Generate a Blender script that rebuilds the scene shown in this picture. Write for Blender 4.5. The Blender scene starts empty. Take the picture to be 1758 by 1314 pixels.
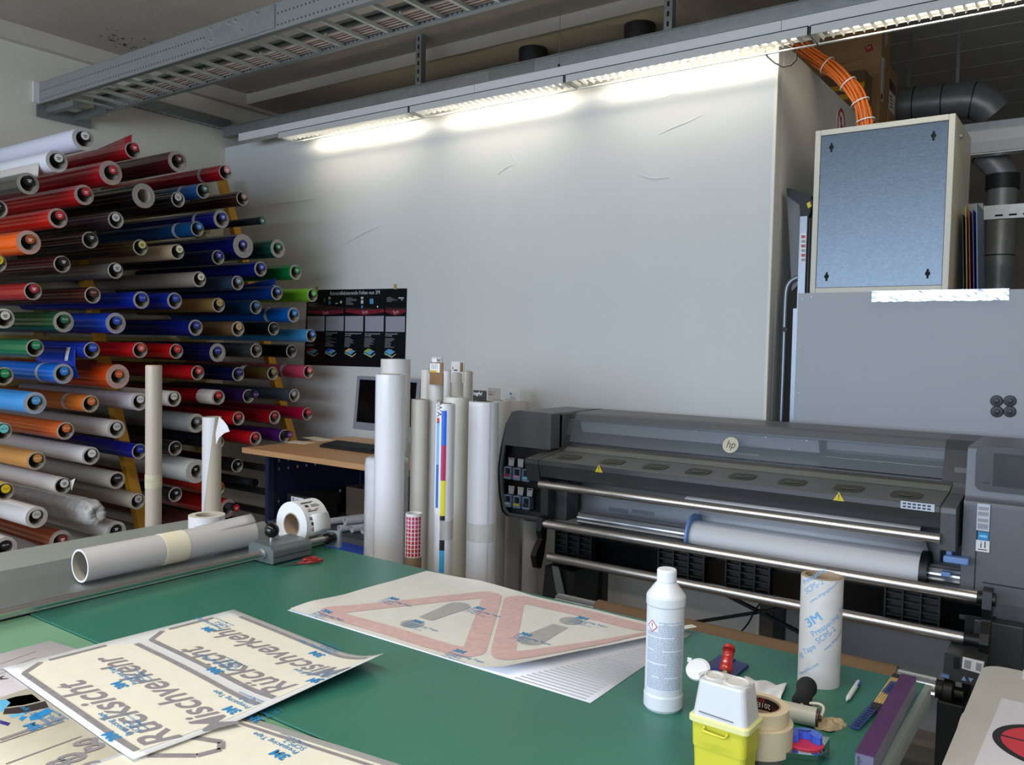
import bpy, math, random
from mathutils import Vector as V, Matrix
random.seed(7)
S = bpy.context.scene
COL = S.collection
# ------------------------------------------------------------------ camera
W, H, FPX = 1758.0, 1314.0, 1436.1
YAW, PITCH, ROLL = .62059, .044015, .021481
P0 = V((0, 0, 1.66))
_f = V((-math.sin(YAW)*math.cos(PITCH), math.cos(YAW)*math.cos(PITCH), -math.sin(PITCH)))
_r = V((math.cos(YAW), math.sin(YAW), 0)); _d = _f.cross(_r)
_c, _s = math.cos(ROLL), math.sin(ROLL)
CR = _r*_c - _d*_s; CD = _r*_s + _d*_c; CF = _f
cam = bpy.data.cameras.new('camera'); camo = bpy.data.objects.new('camera', cam); COL.objects.link(camo)
cam.sensor_fit = 'HORIZONTAL'; cam.sensor_width = 36.0; cam.lens = FPX/W*36.0
cam.clip_start = .05; cam.clip_end = 60
camo.matrix_world = Matrix(((CR.x, -CD.x, -CF.x, P0.x), (CR.y, -CD.y, -CF.y, P0.y), (CR.z, -CD.z, -CF.z, P0.z), (0, 0, 0, 1)))
S.camera = camo
# ------------------------------------------------------------------ world, daylight, exposure
S.view_settings.view_transform = 'Standard'; S.view_settings.look = 'None'
S.view_settings.gamma = 1.0; S.view_settings.use_curve_mapping = False
S.view_settings.exposure = 0.2
wd = bpy.data.worlds.new('sky'); S.world = wd; wd.use_nodes = True
wd.node_tree.nodes['Background'].inputs[0].default_value = (.62, .74, 1, 1)
wd.node_tree.nodes['Background'].inputs[1].default_value = 1.0
def area(name, loc, aim, sx, sy, power, col, spread=180):
    l = bpy.data.lights.new(name, 'AREA'); l.shape = 'RECTANGLE'; l.size = sx; l.size_y = sy
    l.energy = power; l.color = col; l.spread = math.radians(spread)
    o = bpy.data.objects.new(name, l); COL.objects.link(o); o.location = loc
    o.rotation_euler = (V(aim)-V(loc)).to_track_quat('-Z', 'Y').to_euler()
    return o
# daylight entering through the window band of the wall behind the camera (outside the glass line)
area('window_rear_offscreen', (-2.0, -3.62, 2.1), (-2.0, 0, 2.1), 6.0, 1.7, 260, (.66, .81, 1))

# ------------------------------------------------------------------ helpers
def at(ax, val, x, y):
    """world point where the photo's pixel direction meets the plane axis=val"""
    v = CR*(x-W/2) + CD*(y-H/2) + CF*FPX
    return P0 + v*((val-P0[ax])/v[ax])
def scale_at(p):
    return (V(p)-P0).dot(CF)/FPX          # metres per pixel at a point
_mats = {}
def lin(c):
    return tuple((x/12.92 if x <= .04045 else ((x+.055)/1.055)**2.4) for x in c)
def hx(h):
    h = h.lstrip('#'); return lin(tuple(int(h[i:i+2], 16)/255 for i in (0, 2, 4)))
def M(name, col=None, rough=.5, metal=0.0, var=0.0, vscale=8.0, bump=0.0, bscale=60.0, emit=0.0, alpha=1.0, trans=0.0, coat=0.0, stretch=None, var2=None, spec=.5):
    """procedural principled material; var = noise colour variation, bump = fine relief"""
    if name in _mats: return _mats[name]
    m = bpy.data.materials.new(name); m.use_nodes = True; _mats[name] = m
    nt = m.node_tree; b = nt.nodes['Principled BSDF']
    c = hx(col) if isinstance(col, str) else col
    b.inputs['Base Color'].default_value = (*c, 1); b.inputs['Roughness'].default_value = rough
    b.inputs['Metallic'].default_value = metal; b.inputs['Alpha'].default_value = alpha
    b.inputs['Transmission Weight'].default_value = trans; b.inputs['Coat Weight'].default_value = coat
    b.inputs['Specular IOR Level'].default_value = spec
    if emit:
        b.inputs['Emission Color'].default_value = (*c, 1); b.inputs['Emission Strength'].default_value = emit
    if var or bump:
        tc = nt.nodes.new('ShaderNodeTexCoord'); vec = tc.outputs['Object']
        if stretch:
            mp = nt.nodes.new('ShaderNodeMapping'); mp.inputs['Scale'].default_value = stretch
            nt.links.new(vec, mp.inputs['Vector']); vec = mp.outputs['Vector']
    if var:
        n = nt.nodes.new('ShaderNodeTexNoise'); n.inputs['Scale'].default_value = vscale; n.inputs['Detail'].default_value = 6
        nt.links.new(vec, n.inputs['Vector'])
        r = nt.nodes.new('ShaderNodeValToRGB'); r.color_ramp.elements[0].position = .3; r.color_ramp.elements[1].position = .7
        c2 = hx(var2) if var2 else tuple(x*(1-var) for x in c)
        r.color_ramp.elements[0].color = (*c2, 1); r.color_ramp.elements[1].color = (*[min(1, x*(1+var*.5)) for x in c], 1)
        nt.links.new(n.outputs['Fac'], r.inputs['Fac']); nt.links.new(r.outputs['Color'], b.inputs['Base Color'])
    if bump:
        n2 = nt.nodes.new('ShaderNodeTexNoise'); n2.inputs['Scale'].default_value = bscale; n2.inputs['Detail'].default_value = 4
        nt.links.new(vec, n2.inputs['Vector'])
        bp = nt.nodes.new('ShaderNodeBump'); bp.inputs['Strength'].default_value = bump; bp.inputs['Distance'].default_value = .01
        nt.links.new(n2.outputs['Fac'], bp.inputs['Height']); nt.links.new(bp.outputs['Normal'], b.inputs['Normal'])
    return m
_fonts = {}
def text_geo(s, off=0.0):
    """flat mesh of a word in the built-in font (cap height about .7), cached"""
    if (s, off) in _fonts: return _fonts[s, off]
    c = bpy.data.curves.new('glyphs', 'FONT'); c.body = s; c.size = 1.0; c.resolution_u = 3; c.offset = off
    o = bpy.data.objects.new('glyphs', c); COL.objects.link(o)
    bpy.context.view_layer.update()
    me = bpy.data.meshes.new_from_object(o.evaluated_get(bpy.context.evaluated_depsgraph_get()))
    g = ([tuple(v.co) for v in me.vertices], [tuple(p.vertices) for p in me.polygons])
    bpy.data.objects.remove(o); bpy.data.curves.remove(c); bpy.data.meshes.remove(me)
    _fonts[s, off] = g
    return g
ORIG = {}
def basis(d):
    d = V(d).normalized(); a = V((0, 0, 1)) if abs(d.z) < .9 else V((1, 0, 0))
    u = a.cross(d).normalized(); return u, d.cross(u).normalized()
class MB:
    def __init__(s): s.v = []; s.f = []; s.m = []; s.s = []
    def add(s, vs, fs, mat=0, smooth=False):
        o = len(s.v); s.v += [V(x) for x in vs]
        for f in fs: s.f.append(tuple(i+o for i in f)); s.m.append(mat); s.s.append(smooth)
        return s
    def box(s, a, b, mat=0):
        x0, y0, z0 = (min(a[i], b[i]) for i in range(3)); x1, y1, z1 = (max(a[i], b[i]) for i in range(3))
        return s.add([(x0,y0,z0),(x1,y0,z0),(x1,y1,z0),(x0,y1,z0),(x0,y0,z1),(x1,y0,z1),(x1,y1,z1),(x0,y1,z1)],
            [(0,3,2,1),(4,5,6,7),(0,1,5,4),(1,2,6,5),(2,3,7,6),(3,0,4,7)], mat)
    def obox(s, c, ux, uy, uz, mat=0):
        """box from centre and three half-edge vectors"""
        c, ux, uy, uz = V(c), V(ux), V(uy), V(uz); vs = []
        for z in (-1, 1):
            for x, y in ((-1,-1),(1,-1),(1,1),(-1,1)): vs.append(c+ux*x+uy*y+uz*z)
        return s.add(vs, [(0,3,2,1),(4,5,6,7),(0,1,5,4),(1,2,6,5),(2,3,7,6),(3,0,4,7)], mat)
    def bar(s, a, b, w, h, mat=0, up=(0,0,1)):
        """rectangular bar from a to b"""
        a, b = V(a), V(b); d = (b-a); u = d.cross(V(up)).normalized(); n = u.cross(d).normalized()
        return s.obox((a+b)/2, d/2, u*w/2, n*h/2, mat)
    def ring(s, c, u, w, r, n): return [c+u*(r*math.cos(2*math.pi*i/n))+w*(r*math.sin(2*math.pi*i/n)) for i in range(n)]
    def cyl(s, a, b, r0, r1=None, n=20, caps=(1, 1), mat=0, capmat=None):
        a, b = V(a), V(b); r1 = r0 if r1 is None else r1; u, w = basis(b-a); capmat = mat if capmat is None else capmat
        A = s.ring(a, u, w, r0, n); B = s.ring(b, u, w, r1, n)
        s.add(A+B, [(i, (i+1) % n, n+(i+1) % n, n+i) for i in range(n)], mat, True)
        if caps[0]: s.add(A, [tuple(range(n))[::-1]], capmat)
        if caps[1]: s.add(B, [tuple(range(n))], capmat)
        return s
    def tube(s, a, b, ri, ro, n=24, mat=0, inmat=None, endmat=None):
        a, b = V(a), V(b); u, w = basis(b-a); inmat = mat if inmat is None else inmat; endmat = mat if endmat is None else endmat
        A, B, C, D = s.ring(a,u,w,ro,n), s.ring(b,u,w,ro,n), s.ring(a,u,w,ri,n), s.ring(b,u,w,ri,n)
        s.add(A+B, [(i,(i+1)%n,n+(i+1)%n,n+i) for i in range(n)], mat, True)
        s.add(C+D, [(i,n+i,n+(i+1)%n,(i+1)%n) for i in range(n)], inmat, True)
        s.add(A+C, [(i,n+i,n+(i+1)%n,(i+1)%n) for i in range(n)], endmat)
        s.add(B+D, [(i,(i+1)%n,n+(i+1)%n,n+i) for i in range(n)], endmat)
        return s
    def lathe(s, prof, c=(0,0,0), n=32, mat=0, axis=(0,0,1), sharp=True):
        """surface of revolution; prof = [(r, h)], flat caps where r>0 at ends; sharp keeps hard profile corners"""
        c = V(c); ax = V(axis).normalized(); u, w = basis(ax)
        rg = [s.ring(c+ax*h, u, w, max(r, 1e-5), n) for r, h in prof]
        if sharp:
            for k in range(len(rg)-1):
                s.add(rg[k]+rg[k+1], [(i,(i+1)%n,n+(i+1)%n,n+i) for i in range(n)], mat, True)
        else:
            vs = [p for r in rg for p in r]
            s.add(vs, [(k*n+i, k*n+(i+1)%n, (k+1)*n+(i+1)%n, (k+1)*n+i) for k in range(len(rg)-1) for i in range(n)], mat, True)
        if prof[0][0] > 1e-4: s.add(rg[0], [tuple(range(n))[::-1]], mat)
        if prof[-1][0] > 1e-4: s.add(rg[-1], [tuple(range(n))], mat)
        return s
    def prism(s, poly, vec, mat=0, sidemat=None, smooth=False):
        P = [V(p) for p in poly]; n = len(P); vec = V(vec); Q = [p+vec for p in P]
        sidemat = mat if sidemat is None else sidemat
        nrm = sum(((P[i]-P[0]).cross(P[(i+1) % n]-P[0]) for i in range(n)), V((0,0,0)))
        flip = nrm.dot(vec) > 0
        s.add(P, [tuple(range(n))[::-1] if flip else tuple(range(n))], mat)
        s.add(Q, [tuple(range(n)) if flip else tuple(range(n))[::-1]], mat)
        fs = [(i,(i+1)%n,n+(i+1)%n,n+i) for i in range(n)]
        s.add(P+Q, fs if flip else [f[::-1] for f in fs], sidemat, smooth)
        return s
    def sweep(s, pts, r, n=8, mat=0, caps=True, closed=False):
        pts = [V(p) for p in pts]; k = len(pts); rs = r if isinstance(r, (list, tuple)) else [r]*k
        rings = []; u = None
        for i, p in enumerate(pts):
            d = (pts[(i+1) % k]-pts[i-1]) if closed else (pts[min(i+1,k-1)]-pts[max(i-1,0)])
            d.normalize()
            if u is None: u, w = basis(d)
            u = (u-d*u.dot(d)).normalized(); w = d.cross(u).normalized()
            rings.append(s.ring(p, u, w, rs[i], n))
        vs = [q for g in rings for q in g]; m = k if closed else k-1
        s.add(vs, [(a*n+i, a*n+(i+1)%n, ((a+1)%k)*n+(i+1)%n, ((a+1)%k)*n+i) for a in range(m) for i in range(n)], mat, True)
        if caps and not closed: s.add(rings[0], [tuple(range(n))[::-1]], mat); s.add(rings[-1], [tuple(range(n))], mat)
        return s
    def grid(s, fn, nu, nv, mat=0, smooth=True, thick=None):
        vs = [V(fn(i/nu, j/nv)) for j in range(nv+1) for i in range(nu+1)]; w = nu+1
        s.add(vs, [(j*w+i, j*w+i+1, (j+1)*w+i+1, (j+1)*w+i) for j in range(nv) for i in range(nu)], mat, smooth)
        return s
    def text(s, body, size, o, ux, uy, mat=0, shear=0.0, fn=None, align='L', narrow=1.0, bold=0.0):
        """lettering as flat geometry on the plane (o, ux, uy); fn maps plane coords to a curved surface"""
        vs, fs = text_geo(body, bold)
        if not vs: return s
        x1 = max(p[0] for p in vs); off = {'L': 0, 'C': -x1/2, 'R': -x1}[align]
        o, ux, uy = V(o), V(ux), V(uy); out = []
        for p in vs:
            a = (p[0]+off+p[1]*shear)*size*narrow; b = p[1]*size
            out.append(V(fn(a, b)) if fn else o+ux*a+uy*b)
        return s.add(out, fs, mat)
    def build(s, name, mats, parent=None, bevel=0, seg=2, label=None, kind=None, solid=0):
        mats = mats if isinstance(mats, (list, tuple)) else [mats]
        if parent is not None: off = ORIG[parent.name]
        else:
            lo = [min(p[i] for p in s.v) for i in range(3)]; hi = [max(p[i] for p in s.v) for i in range(3)]
            off = V(((lo[0]+hi[0])/2, (lo[1]+hi[1])/2, lo[2]))
        me = bpy.data.meshes.new(name); me.from_pydata([tuple(p-off) for p in s.v], [], s.f)
        for m in mats: me.materials.append(m)
        me.polygons.foreach_set('material_index', s.m); me.polygons.foreach_set('use_smooth', s.s); me.update()
        o = bpy.data.objects.new(name, me); COL.objects.link(o)
        if parent is not None: o.parent = parent
        else: o.location = off
        ORIG[o.name] = off
        if bevel:
            b = o.modifiers.new('edge', 'BEVEL'); b.width = bevel; b.segments = seg; b.limit_method = 'ANGLE'; b.angle_limit = math.radians(40)
        if solid:
            b = o.modifiers.new('thickness', 'SOLIDIFY'); b.thickness = solid; b.offset = -1
        if label: o['label'] = label
        if kind: o['kind'] = kind
        return o
def tag(o, label, cat, group=None):
    o['label'] = label; o['category'] = cat
    if group: o['group'] = group
    return o
def thing(name, loc, label, cat, group=None):
    o = bpy.data.objects.new(name, None); COL.objects.link(o); o.location = loc; o.empty_display_size = .1
    ORIG[o.name] = V(loc); return tag(o, label, cat, group)
def inst(src, loc, parent=None, rot=None, name=None):
    """another piece sharing src's mesh, shifted by loc relative to src"""
    c = src.copy(); COL.objects.link(c); c.location = src.location + V(loc)
    if rot: c.rotation_euler = rot
    if parent is not None: c.parent = parent
    ORIG[c.name] = ORIG[src.name]
    return c
def arc(c, r, a0, a1, n, ax=0, ay=1):
    out = []
    for i in range(n+1):
        t = math.radians(a0+(a1-a0)*i/n); p = [c[0], c[1], c[2]]; p[ax] += r*math.cos(t); p[ay] += r*math.sin(t); out.append(tuple(p))
    return out
def rrect(x0, y0, x1, y1, r, n=5):
    """rounded rectangle outline in 2D"""
    out = []
    for cx, cy, a in ((x1-r,y1-r,0),(x0+r,y1-r,90),(x0+r,y0+r,180),(x1-r,y0+r,270)):
        for i in range(n+1):
            t = math.radians(a+90*i/n); out.append((cx+r*math.cos(t), cy+r*math.sin(t)))
    return out
# ================================================================== the room
XL, YB, ZC = -5.64, 4.0, 3.58          # left wall, booth wall, ceiling
XS, ZT = -1.347, 3.145                 # booth side wall, booth top
plaster = M('warm_plaster', '#e2dacb', .85, var=.06, vscale=1.5, bump=.15, bscale=40)
white_wall = M('white_wallpaper', '#d3d3d0', .6, var=.03, vscale=1.2, bump=.12, bscale=9, stretch=(1, 1, .5))
concrete = M('ceiling_concrete', '#bdb3a5', .9, var=.14, vscale=.9, bump=.2, bscale=30)
floor_m = M('screed_floor', '#8d8478', .6, var=.15, vscale=3, bump=.05)
def struct(mb, name, mats, parent=None, **k):
    o = mb.build(name, mats, parent, **k)
    if parent is None: o['kind'] = 'structure'
    return o
struct(MB().box((-5.8, -3.6, -.1), (3.6, 10.7, 0)), 'floor', floor_m)
struct(MB().box((XL-.12, -3.6, 0), (XL, 10.7, ZC)), 'wall_left', plaster)
ceil = struct(MB().box((-5.8, -3.6, ZC), (3.6, 4.16, ZC+.1)).box((-1.95, 4.06, ZC+.1), (3.6, 4.16, 4.3)).box((-1.95, 4.16, 4.2), (3.6, 10.7, 4.3)), 'ceiling', concrete)
dark_wall = M('far_wall_plaster', '#b5aea2', .9, var=.1, vscale=2)
struct(MB().box((-5.8, 10.6, 0), (3.6, 10.7, 4.3)), 'wall_far', dark_wall)
# plain right wall; rear wall with the window band the daylight comes through
rw = MB()
rw.box((3.5,-3.6,0), (3.6,10.7,4.2))
struct(rw, 'wall_right', plaster)
rr = MB()
for a, b in (((-5.7,-3.6,0),(3.6,-3.5,1.2)), ((-5.7,-3.6,3.0),(3.6,-3.5,ZC)), ((-5.7,-3.6,1.2),(-5.1,-3.5,3.0)), ((1.1,-3.6,1.2),(3.6,-3.5,3.0))): rr.box(a, b)
struct(rr, 'wall_rear', plaster)
frame_m = M('window_frame_grey', '#c9cdd0', .4)
for n, (ax, lo, hi, z0, z1) in enumerate(((0, -5.1, 1.1, 1.2, 3.0),)):
    m = MB(); k = 5 if ax == 0 else 4
    def seg(u0, u1, za, zb):
        if ax == 0: m.box((u0, -3.56, za), (u1, -3.5, zb))
        else: m.box((3.5, u0, za), (3.56, u1, zb))
    seg(lo, hi, z0, z0+.06); seg(lo, hi, z1-.06, z1)
    for i in range(k): u = lo+(hi-lo-.06)*i/(k-1); seg(u, u+.06, z0+.06, z1-.06)
    struct(m, 'window_%d' % (n+1), frame_m)
# white booth in front: front wall, side wall, roof
wb = MB().box((XL, YB, 0), (XS, YB+.09, ZT))
# pasted-on wallpaper seams and creases
struct(wb, 'wall_back', white_wall, bevel=.012)
struct(MB().box((XS-.09, YB+.09, 0), (XS, 7.0, ZT)), 'wall_booth_side', white_wall)
struct(MB().box((XL, YB+.09, ZT-.06), (XS-.09, 7.0, ZT-.001)), 'booth_roof', M('booth_roof_grey', '#a39d94', .9, var=.1))
struct(MB().box((XS-.012, YB-.004, .0), (XS+.004, YB+.012, ZT)), 'trim_1', M('corner_trim_white', '#e2ded4', .5), bevel=.003)
crease = M('wallpaper_crease', '#d4d4d2', .55)
m = MB()
for pts in (((452,354),(470,350),(500,347),(545,341)), ((1130,232),(1150,222),(1180,210),(1205,198)), ((1135,170),(1160,160),(1172,165)), ((868,258),(880,268),(890,284)), ((855,300),(866,290),(880,283)), ((590,420),(620,402),(652,388)), ((1095,300),(1120,307),(1150,305))):
    m.sweep([at(1, YB-.0004, *p) for p in pts], [.0012]+[.0026]*(len(pts)-2)+[.0012], 6)
cr = m.build('crease', crease, bpy.data.objects['wall_back'])
# concrete edge beam along the left wall and a cross beam over the booth
struct(MB().box((XL, -3.5, 3.478), (XL+.06, 8, ZC)), 'ceiling_edge_beam', M('beam_plaster', '#cfc6b6', .9, var=.08, vscale=1.5))
struct(MB().box((XL+.06, 4.16, 3.50), (-1.95, 10.6, 4.2)), 'ceiling_over_booth', concrete)
# sheet panels of the lower ceiling at the right
panel_m = M('ceiling_panel_grey', '#d6d4d0', .7, var=.04, vscale=2)
p0 = MB().box((-1.9, 4.6, 4.16), (3.4, 5.04, 4.2)).build('panel', panel_m, ceil)
for i in range(1, 13): inst(p0, (0, .46*i, 0), ceil)
# damp stains flaking off the ceiling slab
m = MB(); rnd = random.Random(3)
for i in range(70):
    cx, cy = ((215, 72) if i < 45 else (425, 165)); cx += rnd.gauss(0, 26); cy += rnd.gauss(0, 7) + (cx-215)*.28*(i < 45)
    p = at(2, ZC-.001, cx, cy); r = rnd.uniform(.004, .014); n = 6
    m.add([p+V((r*rnd.uniform(.5,1.2)*math.cos(6.28*k/n), r*rnd.uniform(.5,1.2)*math.sin(6.28*k/n), 0)) for k in range(n)], [tuple(range(n))])
o = m.build('stain_flakes', M('stain_black', '#3a342e', .9), ceil); o['kind'] = 'stuff'

# ================================================================== ceiling installations
def dotted(name, col, dot, sx, sz, r, metal=.6, rough=.4, axis='X'):
    """galvanised sheet with rows of punched holes (flat marks too small to model)"""
    m = bpy.data.materials.new(name); m.use_nodes = True; nt = m.node_tree; b = nt.nodes['Principled BSDF']
    b.inputs['Metallic'].default_value = metal; b.inputs['Roughness'].default_value = rough
    tc = nt.nodes.new('ShaderNodeTexCoord'); sp = nt.nodes.new('ShaderNodeSeparateXYZ'); nt.links.new(tc.outputs['Object'], sp.inputs[0])
    def math_(op, a, bb):
        n = nt.nodes.new('ShaderNodeMath'); n.operation = op
        for i, q in enumerate((a, bb)):
            if q is None: continue
            if isinstance(q, (int, float)): n.inputs[i].default_value = q
            else: nt.links.new(q, n.inputs[i])
        return n.outputs[0]
    fx = math_('SUBTRACT', math_('FRACT', math_('DIVIDE', sp.outputs[axis], sx), None), .5)
    fz = math_('SUBTRACT', math_('FRACT', math_('DIVIDE', sp.outputs['Z'], sz), None), .5)
    d = math_('ADD', math_('POWER', math_('MULTIPLY', fx, sx), 2.0), math_('POWER', math_('MULTIPLY', fz, sz), 2.0))
    hole = math_('LESS_THAN', d, r*r)
    mx = nt.nodes.new('ShaderNodeMix'); mx.data_type = 'RGBA'
    mx.inputs[6].default_value = (*hx(col), 1); mx.inputs[7].default_value = (*hx(dot), 1)
    nt.links.new(hole, mx.inputs[0]); nt.links.new(mx.outputs[2], b.inputs['Base Color'])
    return m
galv = M('galvanised_steel', '#a9adae', .42, metal=.75, var=.12, vscale=25)
galv_d = M('galvanised_edge', '#8f9492', .45, metal=.7)
slot_m = M('slot_dark', '#141414', .9)
# --- ladder cable tray
tray = thing('cable_tray', (XL+.02, 2.79, 3.13), 'galvanised ladder cable tray running from the left wall under the ceiling', 'cable tray')
punched = dotted('galvanised_punched', '#a3a7a9', '#4c4d4e', .028, .055, .0052)
TX0, TX1 = XL+.02, -.6
for y, side in ((2.62, 1), (2.97, -1)):
    r = MB().box((TX0, y-.001, 3.135), (TX1, y+.001, 3.265)).build('side_rail', punched, tray)
    e = MB(); e.box((TX0, y, 3.263), (TX1, y+side*.022, 3.267)).box((TX0, y, 3.133), (TX1, y+side*.03, 3.136)); e.box((TX0, y+side*.020, 3.252), (TX1, y+side*.022, 3.263))
    e.build('rail_flange', galv_d, tray)
rung = MB().box((TX0+.1, 2.63, 3.137), (TX0+.118, 2.96, 3.155)).build('rung', M('galvanised_rung', '#c3c6bd', .4, metal=.5), tray)
for i in range(1, 27): inst(rung, (.165*i, 0, 0), tray)
sp = MB().box((-3.85, 2.612, 3.145), (-3.3, 2.6185, 3.255)).build('splice_plate', galv, tray)
for i, (dx, z) in enumerate(((.05,3.235),(.05,3.175),(.2,3.235),(.25,3.235),(.42,3.235),(.3,3.175))):
    MB().cyl((-3.85+dx, 2.612, z), (-3.85+dx, 2.600, z), .011, n=6).build('bolt', M('zinc_bolt', '#d4d6d6', .3, metal=.9), sp)
bk = MB().box((TX0, 2.66, 3.085), (TX0+.34, 2.70, 3.12)).box((TX0, 2.84, 3.08), (TX0+.32, 2.885, 3.13)).box((TX0, 2.60, 3.05), (TX0+.008, 2.95, 3.13))
bk.build('wall_bracket', galv_d, tray)
MB().box((TX0-.018, 2.585, 3.14), (TX0, 2.625, 3.27)).build('end_cap', M('cap_white', '#d8d8d4', .5), tray)
cb = thing('cable_bundle', (-3, 2.93, 3.16), 'flat bundle of pinkish grey cables tied inside the ladder cable tray', 'cables')
cm = M('cable_pinkgrey', '#b9a294', .6); rnd = random.Random(5)
for i in range(9):
    y = 2.86+.012*i; zz = 3.163+.009*(i % 2)
    pts = [(TX0+.5+.3*k, y+rnd.uniform(-.003,.003), zz+rnd.uniform(0,.004)) for k in range(16)]
    MB().sweep(pts, .0062, 6).build('cable', cm, cb)
tie = MB().box((TX0+.9, 2.853, 3.156), (TX0+.906, 2.966, 3.18)).build('cable_tie', M('tie_white', '#e6e6e2', .5), cb)
for i in range(1, 8): inst(tie, (.5*i, 0, 0), cb)
# --- strut along the left wall carrying the galvanised channel
st = MB().box((XL+.001, 3.05, 3.27), (XL+.045, 4.03, 3.35)).box((XL+.045, 3.05, 3.262), (XL+.09, 4.03, 3.270))
for i in range(17): st.box((XL+.052, 3.10+i*.054, 3.2605), (XL+.058, 3.132+i*.054, 3.2715), 1)
tag(st.build('wall_strut', [galv, slot_m]), 'short slotted galvanised strut fixed high on the left wall below the beam', 'strut')
ch = thing('support_channel', (-2.5, 3.95, 3.194), 'long galvanised channel spanning above the white wall behind the lamp row', 'channel')
MB().box((-5.55, 3.925, 3.20), (.9, 3.93, 3.26)).build('web', galv, ch)
MB().box((-5.55, 3.915, 3.26), (.9, 3.98, 3.266)).build('flange', galv_d, ch)
MB().box((-5.55, 3.925, 3.194), (.9, 3.98, 3.20)).build('flange', galv_d, ch)
MB().box((-3.02, 3.9225, 3.203), (-2.70, 3.9249, 3.257)).build('splice_plate', galv_d, ch)
for k, (x, z0) in enumerate((( at(1, 3.95, 722, 100).x, 3.267), (at(1, 3.95, 1150, 20).x, 3.267))):
    t = thing('hanger_strut', (x, 3.92, z0), ('slotted upright hanger strut between the ceiling and the channel, beside the cable tray', 'slotted upright hanger strut rising from the channel near the orange cables and black duct')[k], 'strut')
    MB().box((x-.022, 3.93, z0), (x+.022, 3.934, ZC)).build('face', galv, t)
    MB().box((x+.018, 3.934, z0), (x+.022, 3.974, ZC)).build('side', galv_d, t)
    sl = MB().box((x-.006, 3.9285, z0+.02), (x+.006, 3.9302, z0+.045)).build('slot', slot_m, t)
    for i in range(1, 9): inst(sl, (0, 0, .05*i), t)
# --- lamp row
lamp_body = M('lamp_white_enamel', '#c9c6c2', .45); lamp_rail = M('lamp_rail_white', '#dad6d2', .45)
lou = M('louvre_satin', '#f2f2ee', .25, metal=.2)
tube_m = M('tube_glow', (1, .93, .78), .5, emit=3.0)
LY0, LY1, LZ = 3.746, 3.882, 3.04
rl = thing('lamp_rail', (-2.4, 3.80, 3.082), 'white trunking rail carrying the row of louvred fluorescent lamps', 'lamp rail')
xr = [-5.15, -3.0, -1.26, .9]
for i in range(3): MB().box((xr[i]+.001, 3.77, 3.082), (xr[i+1]-.001, 3.84, 3.135)).build('rail_section', lamp_rail, rl)
LX = [at(1, 3.80, x, 200-(x-700)*.19).x for x in (487, 712, 978)] + [-1.13, -.02, .95]
where = ['over the colour roll end of the white wall', 'above the left part of the white wall beside the poster side', 'over the middle of the white wall', 'over the booth corner and orange cables', 'in front of the network cabinet and cartons']
for i in range(5):
    a, b = LX[i]+.004, LX[i+1]-.004
    t = thing('louvre_lamp', ((a+b)/2, 3.81, LZ), 'white louvred fluorescent lamp ' + where[i], 'lamp')
    s = MB()
    s.box((a, LY0, LZ), (b, LY0+.004, LZ+.04)).box((a, LY1-.004, LZ+.024), (b, LY1, LZ+.04)).box((a, LY0, LZ+.036), (b, LY1, LZ+.04)).box((a, LY0, LZ), (a+.004, LY1, LZ+.04)).box((b-.004, LY0, LZ), (b, LY1, LZ+.04))
    s.build('housing', lamp_body, t)
    MB().box((a, LY1-.012, LZ-.004), (b, LY1+.004, LZ)).build('lip', M('lip_cream', '#e8e6dc', .4), t)
    MB().cyl((a+.06, 3.81, LZ+.022), (b-.06, 3.81, LZ+.022), .008, n=10).build('tube', tube_m, t)
    n = int((b-a)/.043)
    bl = MB().add([(a+.03, LY0+.005, LZ+.001), (a+.03, LY1-.032, LZ+.001), (a+.038, LY1-.032, LZ+.016), (a+.038, LY0+.005, LZ+.016)], [(0,1,2,3)]).build('louvre_blade', lou, t, solid=.0012)
    for k in range(1, n): inst(bl, (.043*k, 0, 0), t)
    l = area('lamp_light', ((a+b)/2, 3.860, LZ+.013), ((a+b)/2, 3.860+.30, LZ+.013-.30), b-a-.26, .018, 2.9, (1, .90, .70), 170)
    l.parent = t; l.location = l.location - t.location
wire = thing('lamp_wire', (at(1, 3.81, 962, 90).x, 3.81, 3.135), 'thin steel wire hanging the lamp rail from the ceiling', 'wire')
wx = at(1, 3.81, 962, 90).x
MB().cyl((wx, 3.80, 3.136), (wx, 3.80, ZC), .0016, n=6).build('wire', galv_d, wire)
MB().cyl((wx-.03, 3.80, 3.141), (wx+.05, 3.80, 3.141), .005, n=6).cyl((wx, 3.80, 3.136), (wx, 3.80, 3.16), .006, n=8).build('clip', slot_m, wire)
cl = MB(); pts = [at(1, 3.885, *p) for p in ((1312,88),(1318,98),(1330,108),(1345,115),(1358,112),(1367,103),(1368,92),(1362,82),(1352,78))]
tag(cl.sweep(pts, .004, 8).build('lamp_cable', M('cable_black', '#171615', .5)), 'black cable loop hanging under the lamp row at the booth corner', 'cable')
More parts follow.
